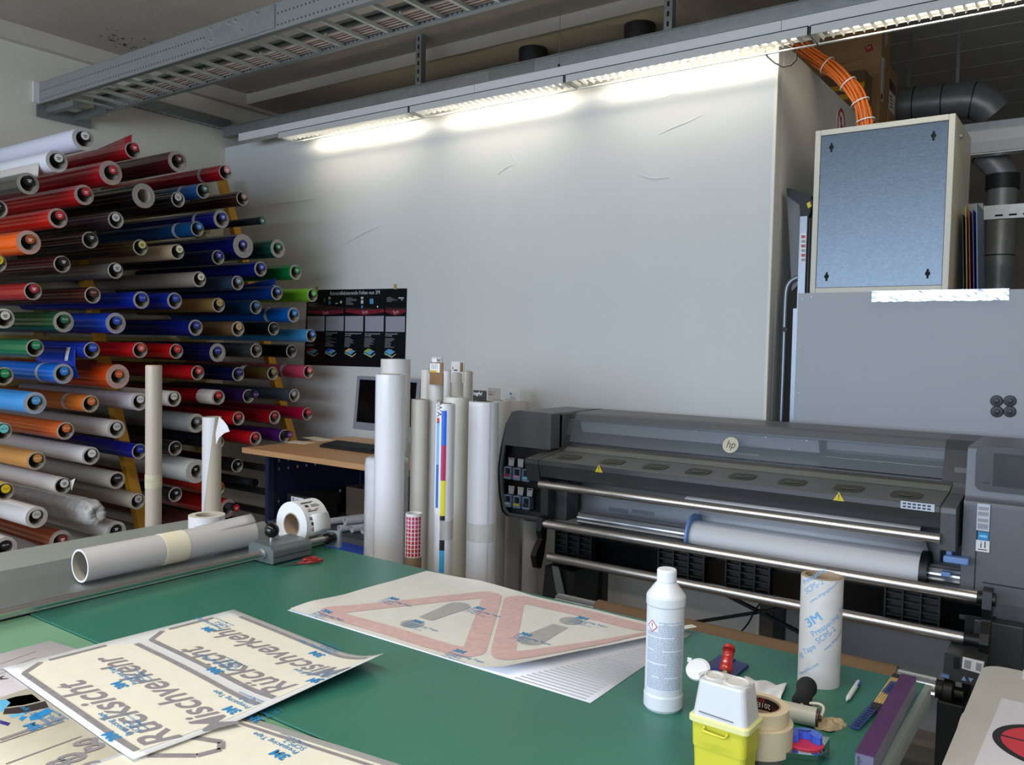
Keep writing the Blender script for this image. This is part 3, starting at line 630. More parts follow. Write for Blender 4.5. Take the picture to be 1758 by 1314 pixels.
for r_, (y0, dy) in enumerate(((812,2.3),(860,2.3))):
    for i in range(3):
        p = at(1, HY+.02, 872.5+15.8*i, y0+dy*i); w, h = .0225, .031
        shell = MB(); shell.box((p.x-w,HY+.01,p.z-h),(p.x+w,HY+.05,p.z-.006)).box((p.x-w,HY+.012,p.z-.006),(p.x-w+.007,HY+.05,p.z+h)).box((p.x+w-.007,HY+.012,p.z-.006),(p.x+w,HY+.05,p.z+h)).box((p.x-w,HY+.012,p.z+h-.007),(p.x+w,HY+.05,p.z+h))
        sh = shell.build('ink_drawer', inkb, pr, bevel=.003)
        MB().box((p.x-w+.005,HY+.0085,p.z-.018),(p.x+w-.005,HY+.0102,p.z-.006)).build('colour_label', M('ink_'+cols[r_][i].lstrip('#'), cols[r_][i], .4), sh)
        MB().box((p.x-.010,HY+.02,p.z-.004),(p.x+.010,HY+.045,p.z+.024)).build('latch', gk, sh)
        a = p+V((.012,.01,h+.004))
        fl_ = MB().prism([(a.x-.018,HY+.03,a.z),(a.x+.012,HY+.03,a.z),(a.x+.030,HY+.012,a.z+.044),(a.x-.006,HY+.012,a.z+.044)], (0,.003,0)).build('ink_flap', inkw, pr)
        MB().prism([(a.x-.002,HY+.0105,a.z+.036),(a.x+.024,HY+.0105,a.z+.036),(a.x+.026,HY+.0095,a.z+.041),(a.x-.001,HY+.0095,a.z+.041)], (0,.001,0)).build('flap_stripe', M('flapc_'+flapc[r_][i].lstrip('#'), flapc[r_][i], .5), fl_)
MB().box((XA+.088, HY-.03, .83), (XA+.16, HY+.08, 1.02)).build('end_block', M('block_grey', '#4a4a4e', .45), pr, bevel=.006)
# --- right end housing with touch screen
RY = 3.36; rx0 = XZ+.012; rx1 = .26
ZLG = at(1, RY-.02, 1700, 868).z
rb = [(RY+.02,1.335),(RY,ZLG+.018),(RY-.02,ZLG+.003),(RY-.025,.80),(RY-.01,.72),(RY+.05,.68),(3.86,.68),(3.86,1.337)]
sect(rx0, rx1, rb, 'control_housing', M('printer_slate', '#62646a', .4, var=.04), bevel=.008, seg=3)
MB().box((rx0, RY-.024, ZLG), (rx1, RY+.002, ZLG+.008)).build('ledge', M('hood_lit_edge'), pr)  # ledge in the same highlight colour, lighter than its housing
s0 = at(1, RY+.012, 1683, 765); s1 = at(1, RY+.012, 1672, 838)
fr = [(s0.x, 1.10), (rx1-.03, 1.10), (rx1-.03, s0.z), (s0.x, s0.z)]
pn = MB().prism([(x, RY+.006-(z-1.1)*0.0, z) for x, z in rrect(s0.x-.01, s1.z-.005, rx1-.03, s0.z, .025)], (0, -.012, 0)).build('screen_panel', gd, pr)
MB().box((s0.x+.045, RY-.0085, s1.z+.016), (rx1-.06, RY-.0065, s0.z-.022)).build('screen_bezel', gk, pn)
MB().box((s0.x+.085, RY-.0095, s1.z+.022), (rx1-.07, RY-.0086, s0.z-.032)).build('touch_screen', M('screen_off', '#33322f', .2), pn)
p = V((s0.x+.015, RY-.0075, s1.z+.022)); MB().box((p.x, RY-.0072, p.z), (p.x+.022, RY-.0066, p.z+.005)).build('model_text_bar', gk, pn)
sx = at(1, RY-.027, 1688, 905).x
MB().box((at(1,RY-.02,1677,900).x, RY-.0265, .80), (at(1,RY-.02,1677,900).x+.003, RY-.018, 1.083)).build('door_gap', gk, pr)
MB().bar((at(1,RY,1690,960).x, RY-.026, .865), (rx1, RY-.026, .862), .004, .003, 0).build('door_gap', gk, pr)
s = MB(); a = at(1, RY-.0275, 1688, 890); s.box((a.x-.02, RY-.0285, a.z-.045), (a.x+.02, RY-.0265, a.z+.05))
for z_, h_ in ((.028,.012),(.008,.014),(-.014,.012),(-.038,.018)): s.box((a.x-.016, RY-.029, a.z+z_), (a.x+.016, RY-.0286, a.z+z_+h_), 1)
s.build('spec_sticker', [M('sticker_pale'), M('label_grey')], pr)
a = at(1, RY-.0275, 1688, 921); MB().box((a.x-.016, RY-.0285, a.z-.014), (a.x+.016, RY-.0265, a.z+.014)).box((a.x-.012, RY-.029, a.z-.004), (a.x+.012, RY-.0286, a.z+.004), 1).build('energy_sticker', [M('sticker_blue', '#1f8fd0', .5), M('sticker_cyan', '#8fd0f0', .5)], pr)
a = at(1, RY-.0275, 1687, 938); s = MB().box((a.x-.021, RY-.0285, a.z-.02), (a.x+.021, RY-.0265, a.z+.02)).text('i1', .034, (a.x, RY-.0288, a.z-.006), (1,0,0), (0,0,1), 1, align='C')
s.box((a.x-.014, RY-.0289, a.z-.014), (a.x+.014, RY-.0286, a.z-.011), 1).build('profiler_sticker', [M('paper_white'), M('ink_dark')], pr)
# --- feed area: rear metal panel, bars, media roll
MB().box((XA+.05, 3.56, .80), (XZ+.02, 3.60, 1.04)).build('rear_plate', M('plate_bluegrey', '#a3a8ac', .4, metal=.25), pr)
for x0, x1, y in ((1045,1078,873),(1085,1123,877),(1012,1035,884)):
    a, b = at(1,3.559,x0,y-4), at(1,3.559,x1,y+9); MB().box((a.x,3.5585,min(a.z,b.z)),(b.x,3.5595,max(a.z,b.z)-.004)).build('vent', M('vent_grey', '#7c8084', .6), pr)
MB().box((XA+.10, 3.30, .84), (WL+.02, 3.56, 1.03)).build('side_cheek', gd, pr)
def bar(name, a, b, r, mat=steel, n=20, parent=pr): return MB().cyl(a, b, r, n=n).build(name, mat, parent)
zb = at(1, 3.25, 1200, 869).z
bar('exit_bar', (XA+.085, 3.25, zb), (XZ-.045, 3.25, zb), .019)
zr1, zr2 = at(1,3.2,1200,944.5).z, at(1,3.16,1200,1007).z
rl0, rl1 = yX(930,900,3.2), yX(1678,1022,3.2)
bar('front_rail', (rl0, 3.2, zr1), (rl1, 3.2, zr1), .021)
bar('rail_sleeve', (rl1, 3.2, zr1), (rl1+.055, 3.2, zr1), .022, gk)
rb0, rb1 = yX(942,957,3.16), yX(1655,1098,3.16)
bar('lower_rail', (rb0, 3.16, zr2), (rb1, 3.16, zr2), .020)
bar('rail_sleeve', (rb1, 3.16, zr2), (rb1+.05, 3.16, zr2), .021, gk)
for x, s_ in ((rl0-.012, 1), (rl1+.045, -1)):
    pf = [(x,3.225,zr1+.035),(x,3.18,zr1+.03),(x,3.17,zr1-.03),(x,3.185,zr1-.07),(x,3.15,zr2+.03),(x,3.13,zr2),(x,3.15,zr2-.06),(x,3.18,zr2-.065),(x,3.205,zr2),(x,3.22,zr1-.06)]
    MB().prism(pf, (.028*s_, 0, 0)).build('rail_arm', gk, pr, bevel=.004)
# media roll with flanges on the spindle
SY = 3.38
c0, c1 = at(1, SY, 1185, 924), at(1, SY, 1590, 978); sz_ = (c0.z+c1.z)/2
mr = .068
spn = thing('media_roll', (c0.x, SY, sz_-mr), 'white media roll on a silver spindle in the printer front', 'media roll')
MB().cyl((c0.x+.006, SY, sz_), (c1.x-.012, SY, sz_), mr, n=40).build('media', med, spn)
MB().lathe([(mr+.028,0),(mr+.028,.010),(mr+.02,.014),(mr,.022)], (c0.x+.022,SY,sz_), 40, axis=(-1,0,0)).build('flange', blue_p, spn)
MB().tube((c1.x-.014,SY,sz_), (c1.x+.012,SY,sz_), .042, mr+.012, 40).build('flange', gk, spn)
ribbed = M('spindle_silver', '#cfd4da', .25, metal=.9)
s = MB()
for x0, x1 in ((rl0+.10, c0.x-.002), (c1.x+.012, c1.x+.115)):
    n = 36; prof = []
    for k in range(n): an = 2*math.pi*k/n; r_ = .036 if k % 4 < 2 else .030; prof.append((x0, SY+r_*math.cos(an), sz_+r_*math.sin(an)))
    MB().prism(prof, (x1-x0, 0, 0)).build('spindle', ribbed, spn)
MB().lathe([(.03,0),(.03,.02),(.02,.025),(.02,.05)], (c1.x+.116,SY,sz_), 20, axis=(1,0,0)).build('spindle_cap', gk, spn)
# media web from the roll up over the exit bar
mx0, mx1 = yX(1197,880,3.40), yX(1592,920,3.42)
web = [(3.32,1.045),(3.285,1.042),(3.262,1.034),(3.285,1.025),(3.34,1.0),(3.40,.965),(3.445,.93),(3.452,sz_+.01)]
MB().grid(lambda u, v: (lambda t, k: (mx0+(mx1-mx0)*u, web[k][0]+(web[min(k+1,7)][0]-web[k][0])*t, web[k][1]+(web[min(k+1,7)][1]-web[k][1])*t))((v*7) % 1 if v < 1 else 1, min(int(v*7), 6)), 2, 28).build('media_web', med, spn, solid=.0008)
# blue loading lever
a = at(1, 3.30, 1640, 960)
MB().box((a.x-.035, 3.27, a.z-.012), (a.x+.045, 3.31, a.z+.012)).build('lever_handle', blue_p, pr, bevel=.005)
MB().box((a.x-.03, 3.30, a.z+.01), (a.x-.012, 3.33, a.z+.13)).build('lever_arm', blue_p, pr, bevel=.003)
MB().box((a.x-.045, 3.31, a.z-.07), (a.x-.015, 3.33, a.z-.055)).build('lever_tab', blue_p, pr)
# --- black loading table brackets and dark drum behind the rails
MB().grid(lambda u, v: (rl0+.05+(rl1-rl0-.02)*u, 3.30+.09*math.sin(v*1.6), .80-.17*v), 2, 8).build('loading_plate', M('plate_navy_black', '#18181a', .35), pr, solid=.004)
def bracket(x0, x1):
    s = MB(); z0, z1 = zr2+.01, zr1-.015; y = 3.245
    s.box((x0, y+.012, z0), (x1, y+.02, z1))
    for k in range(4): x = x0+(x1-x0-.006)*k/3; s.box((x, y-.02, z0-.02), (x+.006, y+.012, z1))
    for k in range(5): z_ = z0+(z1-z0-.006)*k/4; s.box((x0, y-.012, z_), (x1, y+.012, z_+.006))
    s.prism([(x0, y-.02, z0-.01), (x0, y+.03, z0), (x0, y+.03, z0-.05), (x0, y-.01, z0-.045)], (x1-x0, 0, 0))
    s.build('loading_bracket', gk, pr)
for a_, b_ in ((955,1018),(1132,1212),(1248,1325),(1522,1618)): bracket(yX(a_, 970, 3.245), yX(b_, 970+(b_-a_)*.16, 3.245))
# --- stand
lx = yX(970, 1000, 3.3)
MB().prism([(lx-.06,3.22,.645),(lx-.06,3.20,.50),(lx-.06,3.24,.44),(lx-.06,3.42,.44),(lx-.06,3.45,.645)], (.16,0,0)).build('leg_shroud', gk, pr, bevel=.006)
br_ = M('bracket_greygreen', '#7d8886', .4, metal=.3)
MB().prism([(lx-.005,3.19,.66),(lx+.03,3.19,.66),(lx+.07,3.19,.53),(lx+.12,3.19,.545),(lx+.12,3.19,.50),(lx+.05,3.19,.48),(lx+.02,3.19,.55)], (0,.006,0)).build('take_up_bracket', br_, pr)
for y in (3.28, 3.62): MB().box((lx-.04, y, .06), (lx+.02, y+.06, .80)).build('leg', gk, pr)
MB().box((lx-.05, 3.0, .05), (lx+.03, 3.85, .11)).build('foot', gk, pr)
rx = yX(1668, 1120, 3.35)
for y in (3.30, 3.62): MB().box((rx-.02, y, .06), (rx+.07, y+.08, .75)).build('leg', gk, pr)
MB().box((rx+.01, 3.28, .40), (rx+.16, 3.42, .745)).build('leg_shroud', gd, pr, bevel=.005)
MB().box((rx-.03, 3.0, .05), (rx+.06, 3.85, .11)).build('foot', gk, pr)
cxm = yX(1322, 1070, 3.62)
MB().box((cxm-.04, 3.60, .06), (cxm+.02, 3.66, .80)).build('leg', M('leg_brown', '#4e4740', .5), pr)
MB().box((cxm+.04, 3.56, .06), (cxm+.075, 3.60, .80)).build('leg', gk, pr)
for a_, b_ in (((1185,990),(1400,1100)), ((1185,1070),(1400,1036))):
    MB().bar(at(1,3.55,*a_), at(1,3.56,*b_), .012, .022, 0, up=(0,1,0)).build('cross_brace', gk, pr)
pts = smooth_path([at(1,3.53,*p) for p in ((1310,1030),(1295,1050),(1285,1070),(1268,1090))], 3); MB().sweep(pts, .004, 6).build('cable', gk, pr)
# take-up reel with its brown core and control box
TY = 3.06
t0, t1, t2, t3 = at(1,TY,958,1030), at(1,TY,1026,1047), at(1,TY,1540,1158), at(1,TY,1608,1172)
tz = .5*(at(1,TY,1026,1052).z+at(1,TY,1365,1122).z)
tr = 0.045
reel = thing('take_up_reel', (t1.x, TY, tz-tr), 'brown cardboard take-up core on a silver spindle low behind the green table', 'reel')
MB().cyl((t1.x, TY, tz), (t2.x, TY, tz), tr, n=28).build('core', M('kraft_core', '#8d7358', .8, var=.06), reel)
s = MB()
for x0, x1 in ((t0.x, t1.x+.005), (t2.x-.005, t3.x)):
    n = 36; prof = []
    for k in range(n): an = 2*math.pi*k/n; r_ = .036 if k % 4 < 2 else .030; prof.append((x0, TY+r_*math.cos(an), tz+r_*math.sin(an)))
    MB().prism(prof, (x1-x0, 0, 0)).build('spindle', ribbed, reel)
MB().lathe([(.03,0),(.03,.02),(.045,.025),(.045,.05),(.02,.055),(.02,.08)], (t3.x,TY,tz), 20, axis=(1,0,0)).build('spindle_cap', gk, reel)
MB().box((t3.x+.01, TY-.05, .06), (t3.x+.09, TY+.10, tz-.02)).build('reel_support', gk, pr, bevel=.006)
cp = [at(1, TY-.02, *p) for p in ((1622,1120),(1692,1140),(1682,1180),(1618,1165))]
cbx = MB().prism(cp, (0, .14, 0)).build('take_up_control', gd, pr, bevel=.006)
def onp(x, y, d=.022): return at(1, TY-d, x, y)
MB().prism([onp(1653,1128), onp(1690,1137), onp(1685,1158), onp(1651,1148)], (0, .0015, 0)).build('control_label', M('paper_white'), cbx)
for k in range(2): MB().prism([onp(1656+k*20,1133+k*5,.0226), onp(1668+k*18,1136+k*4.5,.0226), onp(1666+k*18,1150+k*4,.0226), onp(1655+k*20,1147+k*4,.0226)], (0, .0006, 0)).build('label_print', M('label_grey'), cbx)
for x, y in ((1642,1134),(1642,1144)): MB().obox(onp(x,y), (.008,0,0), (0,.003,0), (0,0,.008)).build('switch', gk, cbx)
MB().prism([onp(1650,1168), onp(1659,1170), onp(1655,1161)], (0,.0015,0)).build('arrow_up', M('arrow_blue', '#8fa9e0', .5), cbx)
MB().prism([onp(1662,1164), onp(1671,1166), onp(1666,1172)], (0,.0015,0)).build('arrow_down', M('arrow_blue'), cbx)
MB().obox(onp(1623,1160), (.012,0,0), (0,.01,0), (0,0,.005)).build('blue_tab', blue_p, cbx)
# ================================================================== roll rack
XE = -4.25
# px, py, ring radius px, film colour, colour words, sticker colour, sticker text, rod overhang (m), extras
ROLLS = [
(142.7,238.8,19,'#d6d4e2','lilac white','#e8e6e4','',.02,''),
(97.5,276.9,18.5,'#dddde4','cool white','#e8e6e4','',.018,'flap'),
(48,315.3,18.5,'#3f3f3e','dark grey','#161616','',.016,''),
(227.6,258.2,13,'#a3161f','crimson','#c0262c','',.02,'flag'),
(190,297,20.5,'#a8121d','ruby red','#c8242c','',.02,''),
(144.3,334.7,17.2,'#b3181c','signal red','#c8242c','',.02,''),
(-3,359,12.5,'#4a4a4c','smoke grey','#161616','',.0,''),
(99.3,374.7,16.8,'#c21d17','bright red','#d2252a','',.02,''),
(49,416.4,20.5,'#e85a10','bright orange','#b9541c','',.016,''),
(246.6,336.3,21,'#101012','glossy black','','',-.02,'norod'),
(304.5,277.2,17.5,'#4a0d14','burgundy','#4a1015','',.02,''),
(386.3,296,12.5,'#a3101f','cherry red','#d88a84','',.02,'band'),
(348.4,328,13,'#1d4f86','denim blue','#2a5a4c','',.02,'band'),
(305.7,342.7,12.3,'#15161a','jet black','#c9c7bf','',.0,''),
(416,341,12,'#3d2216','chocolate brown','#8d735e','',.018,''),
(379.9,376.5,15.5,'#0c1460','indigo blue','#1c2f94','',.018,'band'),
(338.8,393,12.3,'#0d4676','petrol blue','#1d6aa6','',.02,'band'),
(417.5,422.6,20.5,'#0c1458','navy blue','#1c2a90','',.0,''),
(477,427,15.5,'#0e4438','bottle green','#1c6e46','',.008,''),
(304.5,432.5,13,'#c1a585','cream beige','#ece2b8','',.02,''),
(374.6,442,12.2,'#0a1034','midnight blue','#16249a','',.01,''),
(447.2,462,13,'#0d1c66','royal navy','#2038a8','',.012,''),
(507.3,467.6,13,'#0f7a36','grass green','#1f8a40','',.016,'streak'),
(342.2,479.7,13.4,'#9c8d80','taupe','#ece2c8','',.016,''),
(408,486,12.5,'#33445e','steel blue','#6f8494','',.01,''),
(475.3,503.2,12.3,'#0c3274','cobalt blue','#1c4a96','',.012,'flag'),
(536.3,507,11.5,'#79bf1e','lime green','#5fb346','',.014,'streak'),
(299.8,516.5,14.2,'#0e2a9e','ultramarine','#1d3db4','100-17',.01,''),
(375.3,524,12.5,'#8a6b3e','gold bronze','#c8a860','100-131',.01,''),
(439.2,528,12,'#123456','ink blue','#2a6090','100-720',.01,''),
(503.8,541,13,'#0f5ab4','azure blue','#1b7fd0','',.012,'band'),
(335.8,562.8,14,'#0c1c6c','sapphire blue','#1a2c9c','100-37',.01,''),
(408.4,565,13.2,'#7a5c3e','mocha brown','#c8ac72','100-21',.01,''),
(469.6,564.6,11.5,'#0c1218','ink black','#1e2226','100-12',.01,''),
(534,576.5,11,'#3f93c8','sky blue','#3a7ccc','',.016,''),
(302.7,603.4,12.5,'#c0121a','poppy red','#d62828','100-13',.01,''),
(373.5,605.7,16,'#0c1448','deep navy','#1a2a9a','100-106',.0,''),
(440,602,12.2,'#3c3c3e','graphite','#5c5650','100-58',.012,'streak'),
(500.2,603.4,10.8,'#0a0a0e','raven black','#1a1a1c','100-22',.01,''),
(339.5,640.4,12,'#b00f18','tomato red','#d23a30','',.012,''),
(408.9,642.7,12,'#0a133e','dark navy','#16226c','100-724',.01,''),
(468.2,641.6,11.2,'#5c4624','olive gold','#8c7a4c','100-15',.012,'tagpaper'),
(529.4,638.8,11.3,'#d04a60','salmon pink','#e8635c','',.014,'band'),
(298.8,685,13.6,'#cfc9bf','chalk white','#d8d4cc','100-090',.0,''),
(375.3,682.6,12,'#b20e1a','scarlet','#c02028','100-53',.0,'whitecuff'),
(426.7,680.4,12,'#2a1240','dark violet','#3c1860','100-103',.07,''),
(505.4,679.2,10.8,'#454c54','slate grey','#9a968e','',-.005,''),
(409.5,718.7,12,'#b40f1a','strawberry red','#b8242a','100-53',.0,''),
(471.6,717,12,'#8c0d16','wine red','#a01c24','100-73',.0,'streak'),
(527.6,711,10.8,'#a80e3c','magenta','#c42338','100-48',.012,''),
(337,727,16.5,'#8d8e8a','pewter grey','#6a6a68','',.01,''),
(438.8,753.4,12,'#c01420','carmine red','#b8242a','100-51',.0,''),
(488.3,749,11,'#4a1a62','purple','#6c2a7c','100-38',.055,''),
(301,770,12.5,'#141416','satin black','#1a1a1a','100-12',.01,''),
(374,760,11.5,'#17171a','matt black','#1a1a1a','',.01,''),
(337.6,809.6,20.5,'#c8c4bc','pearl white','#141414','',-.01,''),
(407.3,799.8,12,'#131315','carbon black','#1a1a1a','',.01,''),
(301,849.5,12.5,'#0f0f11','coal black','#1a1a1a','',.01,''),
(375,839,12,'#c02a14','vermilion','#e04a20','',.012,''),
(391,873,16,'#c4181a','fire red','#d62a28','',.085,''),
(294,935,18,'#bdb6ac','ivory grey','#dcd8d0','',-.005,''),
(347,902,16,'#4e2722','maroon brown','#5a2a24','',.0,''),
(56.4,500.5,13.7,'#a11822','brick red','#b42830','',.012,''),
(159,507,13.7,'#42160f','mahogany','#5c241c','100-29',.006,''),
(242.5,515.4,15,'#0c2aa0','electric blue','#1d3db4','100-109',.01,''),
(7,547,17,'#d8d6d2','paper white','#d4d0c8','',.012,''),
(109,553,17.8,'#0d4a26','pine green','#14683a','100-403',.012,''),
(198.6,555.3,18,'#0f3cb0','gentian blue','#1d4cc0','100-41',.01,''),
(60,597.6,14.5,'#0d6e46','emerald green','#1a8a58','100-427',.012,''),
(157.5,601.5,14.2,'#0e34a8','flag blue','#1d4cc0','100-413',.012,'bigflap'),
(240.4,601.5,13.2,'#c8181c','flame red','#d8503c','',.012,''),
(7,646,15.5,'#0d6a3c','sea green','#148a48','100-727',.01,''),
(108.4,642,17.3,'#0f6ad0','bright blue','#1f7fd8','100-37',.01,'band'),
(202,646.7,21,'#d04408','deep orange','#d85a20','100-14',.012,''),
(60,692.3,19,'#3f9ae0','pale azure','#4a9ad8','100-143',.012,''),
(155.3,693.5,15,'#d8701c','tangerine','#d8702c','100-74',.01,'band'),
(239.7,690,15.3,'#d2ccd2','milk white','#dcdad6','100-009',.008,''),
(4.6,741,15.5,'#6fc0c0','mint teal','#7ad0d0','100-728',.014,''),
(112.3,740,15.3,'#d05c1e','burnt orange','#dd6a2a','100-243',.01,''),
(199.8,737,15.8,'#c6bfb8','stone white','#c8c4be','100-073',.006,''),
(239,775.4,13.5,'#0c1a8c','lapis blue','#1a2ca0','100-18',.01,''),
(156,783,15.3,'#ded8d8','snow white','#e6e4e2','100-20',.01,''),
(62.3,791.4,15.8,'#c98a44','apricot','#d08a3c','100-204',.014,''),
(200.5,825,15,'#a9a395','sand grey','#222020','100-060',.006,''),
(107.8,834.3,14.5,'#d6cec8','eggshell white','#dcd8d4','',.016,'corner'),
(8,844,15.5,'#e0b01a','sun yellow','#e8c41c','100-15',.012,''),
(236.3,861,14,'#b4a794','oatmeal','#b8b2a8','',.008,''),
(162,879,17,'#c4beb6','plastic wrapped white','','',-.02,'wrapped'),
(62.8,888.4,18.5,'#e0dcdc','bright white','#c8c4be','100-96',.0,''),
(199.8,912.4,17,'#d8d2c6','vanilla white','#1c1a1a','',.0,''),
(104,929.5,19,'#6c2a12','rust brown','#7c2a22','',.02,''),
(9,941,19,'#d4cccc','greyish white','#1c1a1a','100-114',.0,''),
(233,945.5,14.5,'#ccd0d6','pale silver','#d8d4d0','',.0,''),
(157.5,960,14,'#c8c8cc','frost white','#1c1a1a','',.0,''),
(61.6,981,21,'#c07a30','amber','#d0883c','100-104',.0,''),
(199,378,14.3,'#3a2c34','aubergine','#d4d0cc','',.0,''),
(154.8,412.3,13.5,'#1e1214','black cherry','#161414','',.016,''),
(240.9,424.9,12,'#3c2c12','dark bronze','#d8c87c','',.018,''),
(106.6,453.9,14,'#3a1216','oxblood','#2c1014','',.016,''),
(198,464.8,13.6,'#57534e','chrome grey','#c8c8c8','',.018,''),
(-5,452,13,'#2c2a24','charcoal','#e0c41c','',.016,''),
]
BARE = [(451,378.6,.0,'#1d6a4c'), (438.5,829,.0,''), (437,902,.0,''), (468,806,.0,''), (474,848,.0,''), (470,882,.0,''), (404,925,.0,'')]
rack = thing('roll_rack', (-4.9, 2.6, 0), 'yellow leaning steel rack on the left wall holding the coloured film rolls', 'rack')
yel = M('rack_yellow', '#c98f1c', .45, var=.08); yel_p = M('rack_pale_yellow', '#c4ad62', .55, var=.08)
rod_m = M('rod_dark', '#26262a', .5, var=.1); rod_cap = M('rod_cap_black', '#0f0f11', .45)
paper_m = M('core_board', '#b7aa9a', .8, var=.15, vscale=40)
core_grey = M('inner_core_grey', '#8f8a84', .7)  # plain grey inside of the standing rolls
tape_b = M('tape_band_m', '#b3b4b8', .4)
white_ink = M('sticker_white_ink', '#f0f0f0', .6); dark_ink = M('sticker_dark_ink', '#26262a', .6)
core_in = paper_m
def lum(h): c = hx(h); return .2*c[0]+.7*c[1]+.1*c[2]
CORE_I, CORE_O, ROD = .0368, .0395, .0225
XB = XL+.10
placed = []
for i, (px, py, rpx, col, words, scol, stxt, ov, ex) in enumerate(ROLLS):
    xe = XE + .012*math.sin(i*2.1)
    c = at(0, xe, px, py); R = max(.0425, rpx*scale_at(c)); placed.append([c, R])
# keep neighbouring rolls from touching
for a in range(len(placed)):
    for b in range(a):
        pa, pb = placed[a], placed[b]; d = math.hypot(pa[0].y-pb[0].y, pa[0].z-pb[0].z)
        if d < pa[1]+pb[1]+.001:
            over = pa[1]+pb[1]+.001-d
            ra, rb = pa[1]-.0415, pb[1]-.0415
            if ra+rb > 1e-6: pa[1] -= over*ra/(ra+rb) if over < ra+rb else ra; pb[1] -= over*rb/(ra+rb) if over < ra+rb else rb
def sticker(arm, p, col, txt, r=.0208):
    if not col: return
    ink = 1; s = MB()
    s.lathe([(r, 0), (r, .0012)], p, 20, axis=(1,0,0))
    q = p+V((.0016, 0, 0))
    if txt: s.text(txt, .0115, q+V((0, 0, -.004)), (0, 1, 0), (0, 0, 1), 1, align='C', narrow=.8)
    else:
        for k, wv in enumerate((.010, .007)): s.box((q.x, q.y-wv, q.z-.001-.008*k), (q.x+.0003, q.y+wv, q.z+.003-.008*k), 1)
    s.build('sticker', [M('sticker_'+col.lstrip('#'), col, .5), white_ink if lum(col) < .35 else dark_ink], arm)
names = {}
near = []
for i, (c, R) in enumerate(placed):
    best = {}
    for j, (d, _) in enumerate(placed):
        if j == i: continue
        dy, dz = d.y-c.y, d.z-c.z
        if abs(dy) < .16 and .04 < abs(dz) < .3:
            k = 'below' if dz > 0 else 'above'     # i hangs below j / above j
            w = abs(dz)+abs(dy)*.8
            if k not in best or w < best[k][0]: best[k] = (w, j)
    near.append(best)
